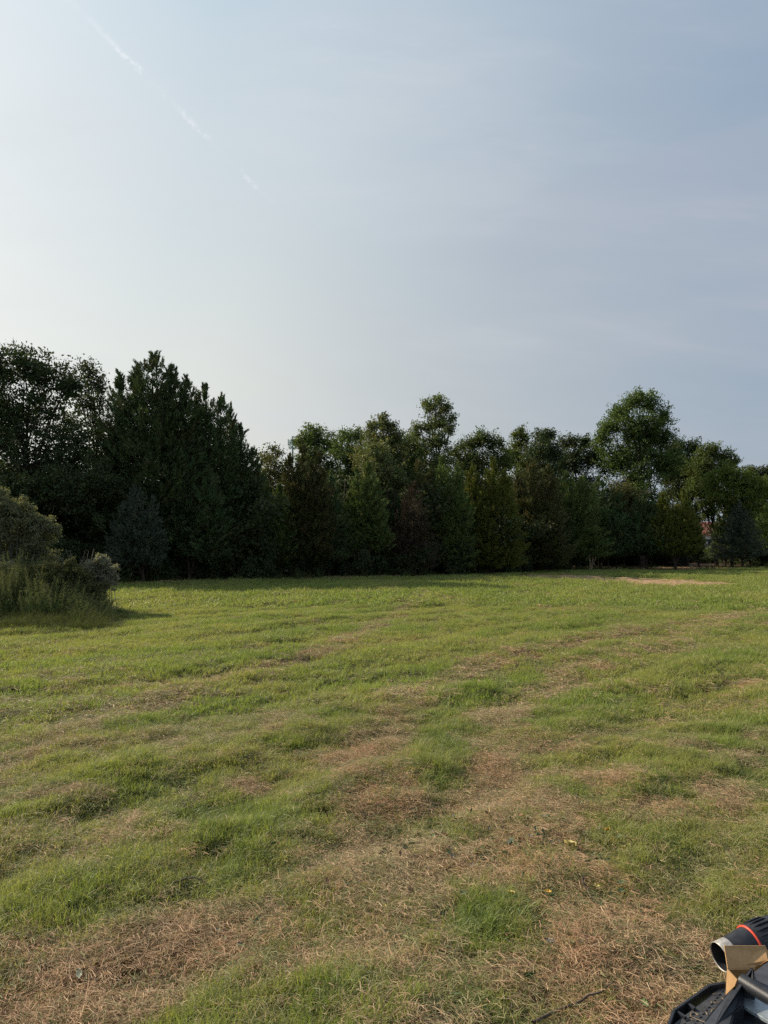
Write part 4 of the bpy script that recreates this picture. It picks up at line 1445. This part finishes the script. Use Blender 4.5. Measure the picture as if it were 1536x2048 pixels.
prism('deck', [(1507, 1944), (1540, 1920), (1700, 1905), (1760, 1960), (1700, 2050), (1508, 1972)], .76, .03, M['plastic_grey'], veh, .001)
mesh_py('body', [np.array(v) for v in [(-.22, -1.2, .30), (1.1, -1.2, .30), (1.1, .25, .30), (-.02, .25, .30), (-.22, -1.2, .64), (1.1, -1.2, .64), (1.1, .25, .64), (-.02, .25, .64)]],
        [[0, 1, 2, 3], [4, 5, 6, 7], [0, 1, 5, 4], [1, 2, 6, 5], [2, 3, 7, 6], [3, 0, 4, 7]], M['plastic'], veh)
for (wx, wy) in ((2.05, 1.7), (2.05, .2), (3.0, 1.7), (3.0, .2)):
    w_ = lathe('wheel', [(0, .10), (.0, .22), (.03, .28), (.11, .29), (.19, .28), (.22, .22), (.22, .10)], np.array([wx - .11, wy, .26]), (1, 0, 0), M['tyre'], veh)
    r_ = lathe('rim', [(0.02, .001), (.02, .14), (.0, .15), (.0, .16)], np.array([wx - .125, wy, .26]), (1, 0, 0), M['steel'], veh)
    r_.parent = w_

for (bx_, by_) in ((1462, 1990), (1432, 2030), (1478, 1962)):
    c = G(bx_, by_, ZS + .012)
    lathe('bolt', [(0, .0065), (.004, .0065), (.005, .0050), (.005, .0001)], c, (0, 0, 1), M['steel'], veh, sides=6, smooth=False)
g = np.random.default_rng(5)
Vv, Ff, off = [], [], 0
for k in range(60):
    a, b = g.uniform(1345, 1500), g.uniform(1965, 2046)
    if not inside((a, b), tread_out + []):
        continue
    c = G(a, b, ZS + .003)
    th = g.uniform(0, 6.28)
    L_ = g.uniform(.006, .028)
    d = np.array([math.cos(th), math.sin(th), g.uniform(-.02, .15)]) * L_
    V, F = tube([c, c + d], [.0009, .0007], 4)
    Vv.append(V - vx)
    Ff.append(F + off)
    off += len(V)
o = mesh_np('grass_clippings', np.concatenate(Vv), np.concatenate(Ff), M['straw'], dict(rnd=g.uniform(0, 1, off)), parent=veh)
o['kind'] = 'stuff'

# ------------------------------------------------------------------ leaf blower
T0 = G(1440, 1914, .745)
ax = unit(np.array([1, .28, .17]))
bl = empty('leaf_blower', T0)
tag(bl, 'black leaf blower tube with silver nozzle rim and orange-red ring, resting behind the cardboard carton', 'leaf blower')
lathe('nozzle_tip', [(.002, .0392), (.0, .0398), (-.002, .041), (.0, .0425), (.030, .0440), (.036, .0445)], T0, ax, M['nozzle'], bl)
lathe('tube', [(.0015, .0392), (.25, .038), (.25, .001)], T0, ax, M['plastic'], bl)
prof = [(.0355, .0440), (.09, .051), (.110, .0535), (.114, .0535)]
lathe('outer_tube', prof, T0, ax, M['plastic'], bl)
lathe('ring', [(.112, .052), (.112, .0565), (.114, .0575), (.117, .0575), (.119, .0565), (.119, .052)], T0, ax, M['ring'], bl)
lathe('collar', [(.1185, .054), (.13, .0565), (.15, .0575), (.20, .0585), (.23, .058), (.26, .0605), (.30, .062), (.34, .0615), (.62, .066), (.62, .001)], T0, ax, M['plastic'], bl)
gv = []
u = unit(np.cross(ax, [0, 0, 1.]))
v = np.cross(ax, u)
for k in range(22):
    th = k * 2 * math.pi / 22
    d = u * math.cos(th) + v * math.sin(th)
    q = [T0 + ax * .132 + d * .0562, T0 + ax * .150 + d * .0600, T0 + ax * .185 + d * .0605, T0 + ax * .195 + d * .0575]
    gv.append(tube(q, [.0016, .0026, .0026, .0016], 5))
V, F = join(gv)
mesh_np('grip_ridges', V - T0, F, M['plastic'], smooth=True, parent=bl)
mh = T0 + ax * .62
lathe('motor_housing', [(0, .066), (.04, .10), (.12, .125), (.24, .125), (.30, .09), (.31, .001)], mh, ax, M['plastic'], bl)
hd = [mh + ax * .02 + np.array([0, 0, .08]), mh + ax * .06 + np.array([0, 0, .17]), mh + ax * .20 + np.array([0, 0, .19]), mh + ax * .28 + np.array([0, 0, .08])]
V, F = tube(hd, [.018] * 4, 10)
mesh_np('handle', V - T0, F, M['plastic'], smooth=True, parent=bl)

# ------------------------------------------------------------------ cardboard carton


def slab(name, pts, th, mat, parent):
    P_ = np.array(pts)
    nrm = unit(np.cross(P_[1] - P_[0], P_[2] - P_[0]))
    o0 = np.array(parent.location)
    V = list(P_ - o0 + nrm * th / 2) + list(P_ - o0 - nrm * th / 2)
    n = len(P_)
    F = [list(range(n)), list(range(2 * n - 1, n - 1, -1))] + [[i, i + n, (i + 1) % n + n, (i + 1) % n] for i in range(n)]
    return mesh_py(name, V, F, mat, parent)


cb = empty('cardboard_carton', G(1470, 1960, .74))
tag(cb, 'open brown cardboard carton with its flap up, between the blower nozzle and the black bracket', 'carton')
Dc = 2.10
fl = [P(1448, 1891, Dc + .03), P(1530, 1891, Dc + .03), P(1541, 1912, Dc + .02), P(1536, 1920, Dc), P(1508, 1935, Dc), P(1455, 1937, Dc)]
slab('flap', fl, .004, M['card'], cb)
slab('front_wall', [P(1455, 1938, Dc - .002), P(1509, 1937, Dc - .002), P(1500, 1990, Dc + .10), P(1460, 1984, Dc + .10)], .004, M['card'], cb)
A0_ = P(1455, 1937, Dc - .006)
nn_ = np.array([-.85, -.45, .28])


def on_plane(px, py):
    d = ray(px, py)
    o_ = np.array([0, 0, H])
    return o_ + d * (np.dot(A0_ - o_, nn_) / np.dot(d, nn_))


slab('side_flap', [A0_, on_plane(1475, 1959), on_plane(1470, 1972), on_plane(1452, 1990)], .004, M['card'], cb)
slab('back_wall', [P(1458, 1936, Dc + .012), P(1560, 1925, Dc + .22), P(1560, 1985, Dc + .22), P(1462, 1984, Dc + .14)], .004, M['card'], cb)

# ------------------------------------------------------------------ house seen through the gap
M['siding'] = simple('white_siding', (0.55, 0.54, 0.50), (0.66, 0.65, 0.62), .7, 3)
M['red_roof'] = simple('red_roof', (0.28, 0.075, 0.045), (0.38, 0.12, 0.075), .6, 2)
M['glass'] = simple('window_glass', (0.03, 0.04, 0.05), None, .1)
hx = (1452 - 768) / FPX * 150
hs_ = empty('house', (hx, 150, 0), R(12))
tag(hs_, 'white house with a red roof, glimpsed through the gap right of the twin-pointed cedar', 'house')


def hbox(name, x0, x1, y0, y1, z0, z1, mat, parent):
    V = [(x0, y0, z0), (x1, y0, z0), (x1, y1, z0), (x0, y1, z0), (x0, y0, z1), (x1, y0, z1), (x1, y1, z1), (x0, y1, z1)]
    return mesh_py(name, V, [[3, 2, 1, 0], [4, 5, 6, 7], [0, 1, 5, 4], [1, 2, 6, 5], [2, 3, 7, 6], [3, 0, 4, 7]], mat, parent)


hw = hbox('wall', -6.5, 6.5, 0, 8, 0, 5.6, M['siding'], hs_)
for k in range(27):
    hbox('siding_lap', -6.53, 6.53, -.03, .02, .2 * k + .1, .2 * k + .13, M['siding'], hs_).parent = hw
mesh_py('roof', [(-7, -.5, 5.5), (7, -.5, 5.5), (7, 4, 8.4), (-7, 4, 8.4), (7, 8.5, 5.5), (-7, 8.5, 5.5)], [[0, 1, 2, 3], [3, 2, 4, 5], [0, 3, 5], [1, 4, 2], [0, 5, 4, 1]], M['red_roof'], hs_)
for wx in (-4.6, -.8, 3.2):
    wn = hbox('window', wx, wx + 1.2, -.08, .01, 3.2, 4.7, M['siding'], hs_)
    hbox('pane', wx + .1, wx + 1.1, -.10, -.07, 3.3, 4.6, M['glass'], hs_).parent = wn
dr = hbox('door', .9, 1.9, -.07, .01, 0, 2.1, M['glass'], hs_)

tree('bush', 1424, 128, [(1412, 1104, 9), (1424, 1102, 10), (1436, 1106, 9), (1400, 1106, 8)], 'bright', 'low sunlit yellow-green bush at the foot of the white house', cat='bush', size=.18, dens=1.6, tr=.08)

# ------------------------------------------------------------------ mast
M['mast'] = simple('mast_paint', (0.22, 0.32, 0.32), (0.28, 0.38, 0.38), .5, 1)
mx_ = (584 - 768) / FPX * 300
ms = empty('antenna_mast', (mx_, 300, 0))
tag(ms, 'thin grey-green antenna mast showing above the trees left of the round-headed oak', 'mast')
V, F = tube([(0, 0, 0), (0, 0, 25), (0, 0, 51)], [.6, .5, .34], 12)
mesh_np('pole', V, F, M['mast'], smooth=True, parent=ms)
for z0, rr, hh in ((48.3, 1.9, 2.6), (46.0, 1.5, 1.0)):
    for k in range(6):
        a = k * math.pi / 3 + .3
        V, F = join([tube([(0, 0, z0), (rr * math.cos(a), rr * math.sin(a), z0)], [.09, .09], 4),
                     tube([(rr * math.cos(a), rr * math.sin(a), z0 - hh / 2), (rr * math.cos(a), rr * math.sin(a), z0 + hh / 2)], [.26, .26], 4)])
        mesh_np('antenna', V, F, M['mast'], parent=ms)

# ------------------------------------------------------------------ dry corn stalks
g = np.random.default_rng(12)
cs_ = empty('corn_stalks', ((1182 - 768) / FPX * 70, 70, 0))
tag(cs_, 'clump of dry tan corn stalks with drooping leaves at the grass edge', 'plant')
for k in range(6):
    b_ = np.array([g.normal(0, .22), g.normal(0, .15), -.05])
    e = np.array([g.normal(0, .35), g.normal(0, .15), g.uniform(1.1, 1.9)])
    ln = wob_line(b_, e, 7, .04, g)
    V, F = tube(ln, np.linspace(.03, .015, 7), 5)
    st_ = mesh_np('stalk', V, F, M['straw'], dict(rnd=np.full(len(V), .6)), parent=cs_)
    Vv, Ff, off = [], [], 0
    for q in range(5):
        c = ln[g.integers(2, 7)]
        a = g.uniform(0, 6.28)
        t = np.linspace(0, 1, 6)
        L_ = g.uniform(.35, .7)
        pp = c + np.stack([np.cos(a) * L_ * t, np.sin(a) * L_ * t, .25 * t - .9 * L_ * t ** 2.2], 1)
        sd = np.array([-math.sin(a), math.cos(a), 0]) * .035
        wv = (1 - t ** 2)[:, None] * sd
        Vv.append(np.stack([pp - wv, pp + wv], 1).reshape(-1, 3))
        kk = np.arange(5)[:, None] * 2
        Ff.append(kk + np.array([[0, 1, 3, 2]]))
    for V_, F_ in zip(Vv, Ff):
        mesh_np('leaf', V_, F_, M['straw'], dict(rnd=g.uniform(0, 1, len(V_))), parent=st_)

# ------------------------------------------------------------------ fallen leaves and sticks
LC = dict(yellow=simple('yellow_leaf', (0.55, 0.30, 0.03), (0.65, 0.42, 0.06), .6, 90), curl=simple('dull_yellow_leaf', (0.38, 0.31, 0.10), (0.50, 0.42, 0.16), .6, 90),
          white=simple('pale_leaf', (0.36, 0.38, 0.25), (0.48, 0.50, 0.36), .6, 90), brown=simple('brown_leaf', (0.16, 0.09, 0.05), (0.30, 0.18, 0.10), .7, 90),
          green=simple('green_leaf', (0.07, 0.11, 0.045), (0.15, 0.20, 0.085), .6, 90), grey=simple('grey_leaf', (0.10, 0.095, 0.075), (0.22, 0.21, 0.17), .7, 90))


def leaf_shape(L_, W, curl, seed):
    g = np.random.default_rng(seed)
    nu, nv = 9, 5
    V, F = [], []
    for i in range(nu):
        t = i / (nu - 1)
        w = W * math.sin(math.pi * min(1, t * .92 + .04)) ** .8 * (1 + .18 * math.sin(t * 19 + seed))
        for j in range(nv):
            s_ = (j / (nv - 1) - .5)
            V.append((L_ * (t - .5), w * s_ * (1 - .3 * curl), .006 + curl * W * abs(s_) ** 1.6 * 1.6 + curl * .3 * L_ * (t - .5) ** 2 + g.normal(0, .0012)))
    for i in range(nu - 1):
        for j in range(nv - 1):
            a = i * nv + j
            F.append([a, a + nv, a + nv + 1, a + 1])
    return V, F


for (px, py, L_, W, curl, mk, lab) in [
        (1215, 1661, .062, .045, .5, 'yellow', 'bright orange-yellow fallen leaf on the straw beside a tan grass tuft'),
        (1140, 1692, .085, .06, .9, 'curl', 'large curled dull yellow fallen leaf on the straw'),
        (1089, 1635, .07, .045, .5, 'white', 'pale whitish fallen leaf, the farthest of the pale leaves on the straw'),
        (1021, 1686, .065, .04, .8, 'white', 'pale folded fallen leaf left of the curled dull yellow leaf'),
        (1100, 1688, .07, .045, .6, 'grey', 'grey-brown shrivelled leaf directly left of the curled dull yellow leaf'),
        (1095, 1784, .04, .03, .5, 'yellow', 'small orange leaf in the dark straw below the curled dull yellow leaf'),
        (885, 1672, .09, .045, .7, 'brown', 'pinkish brown crumpled leaf below the bright green strip'),
        (436, 1862, .055, .03, .3, 'white', 'small pale leaf on brown straw at the lower left, the upper one'),
        (157, 1948, .06, .03, .3, 'white', 'small pale leaf on brown straw near the lower left corner'),
        (1262, 1810, .05, .035, .4, 'white', 'small pale leaf on the brown ground above the blower'),
        (911, 1990, .06, .026, .3, 'green', 'pale green narrow leaf lying by the bright grass at the bottom edge')]:
    p = G(px, py, .04)
    gz = float(ground_z(np.array([p[0]]), np.array([p[1]]))[0])
    p = G(px, py, gz + .05)
    V, F = leaf_shape(L_, W, curl, int(px))
    o = mesh_py('fallen_leaf', V, F, LC[mk], smooth=True)
    o.location = (p[0], p[1], gz + .045)
    o.rotation_euler = (random.uniform(.1, .5), random.uniform(-.3, .3), random.uniform(0, 6.28))
    tag(o, lab, 'leaf')

lp = []
for k in range(8):
    V, F = leaf_shape(.05, .03, .3 + .1 * k, 40 + k)
    me = bpy.data.meshes.new('litter_leaf_%d' % k)
    me.from_pydata([tuple(v) for v in V], [], F)
    me.materials.append(LC[('green', 'grey', 'green', 'brown', 'green', 'curl', 'brown', 'green')[k]])
    lp.append(bpy.data.objects.new('litter_leaf_%d' % k, me))
llc = proto_collection('litter_leaves', lp)
pts, sc_ = [], []
for (cx, cy, rx, ry, n) in [(800, 1680, 55, 30, 70), (960, 1715, 70, 35, 90), (1080, 1700, 110, 50, 110), (1200, 1720, 80, 60, 40), (900, 1640, 60, 30, 30), (1150, 1850, 150, 80, 40), (1300, 1950, 90, 60, 20), (500, 1850, 300, 90, 25), (700, 1800, 180, 120, 25)]:
    for _ in range(n):
        p = G(cx + g.normal(0, rx * .6), cy + g.normal(0, ry * .6), .04)
        if g.uniform() < .15:
            continue
        pts.append((p[0], p[1], float(ground_z(np.array([p[0]]), np.array([p[1]]))[0]) + g.uniform(.02, .05)))
        q = g.uniform(.4, 1.05)
        sc_.append((q, q, q))
n = len(pts)
scatter('leaf_litter', pts, np.stack([g.normal(0, .5, n), g.normal(0, .5, n), g.uniform(0, 6.28, n)], 1), sc_, g.integers(0, 8, n), llc, g.uniform(0, 1, n), 'scattered small green and grey leaves on the straw')

M['stick'] = make_bark('stick_bark', (0.05, 0.038, 0.028), (0.17, 0.13, 0.10))
for (pix, r0, lab) in [([(1065, 2046), (1110, 2022), (1160, 2003), (1200, 1984), (1228, 1962)], .008, 'dark thin fallen stick crossing the straw at the bottom edge'),
                       ([(1290, 1945), (1330, 1938), (1375, 1933), (1415, 1921)], .007, 'pale brown thin stick pointing at the blower nozzle'),
                       ([(345, 1765), (375, 1757), (405, 1758), (415, 1768)], .006, 'short curved dark twig in the grass at the lower left'),
                       ([(1164, 1755), (1172, 1775), (1186, 1800)], .008, 'short grey weathered stick below the curled dull yellow leaf')]:
    L3 = []
    for (a, b) in pix:
        p = G(a, b, .05)
        gz = float(ground_z(np.array([p[0]]), np.array([p[1]]))[0])
        L3.append(G(a, b, gz + .045))
    L3 = np.array(L3)
    t = np.linspace(0, 1, len(L3))
    tt = np.linspace(0, 1, 16)
    pp = np.stack([np.interp(tt, t, L3[:, q]) for q in range(3)], 1) + g.normal(0, .003, (16, 3))
    V, F = tube(pp, r0 * (1 - .6 * tt), 6)
    c = pp.mean(0)
    o = mesh_np('stick', V - c, F, M['stick'], smooth=True)
    o.location = c
    tag(o, lab, 'stick')
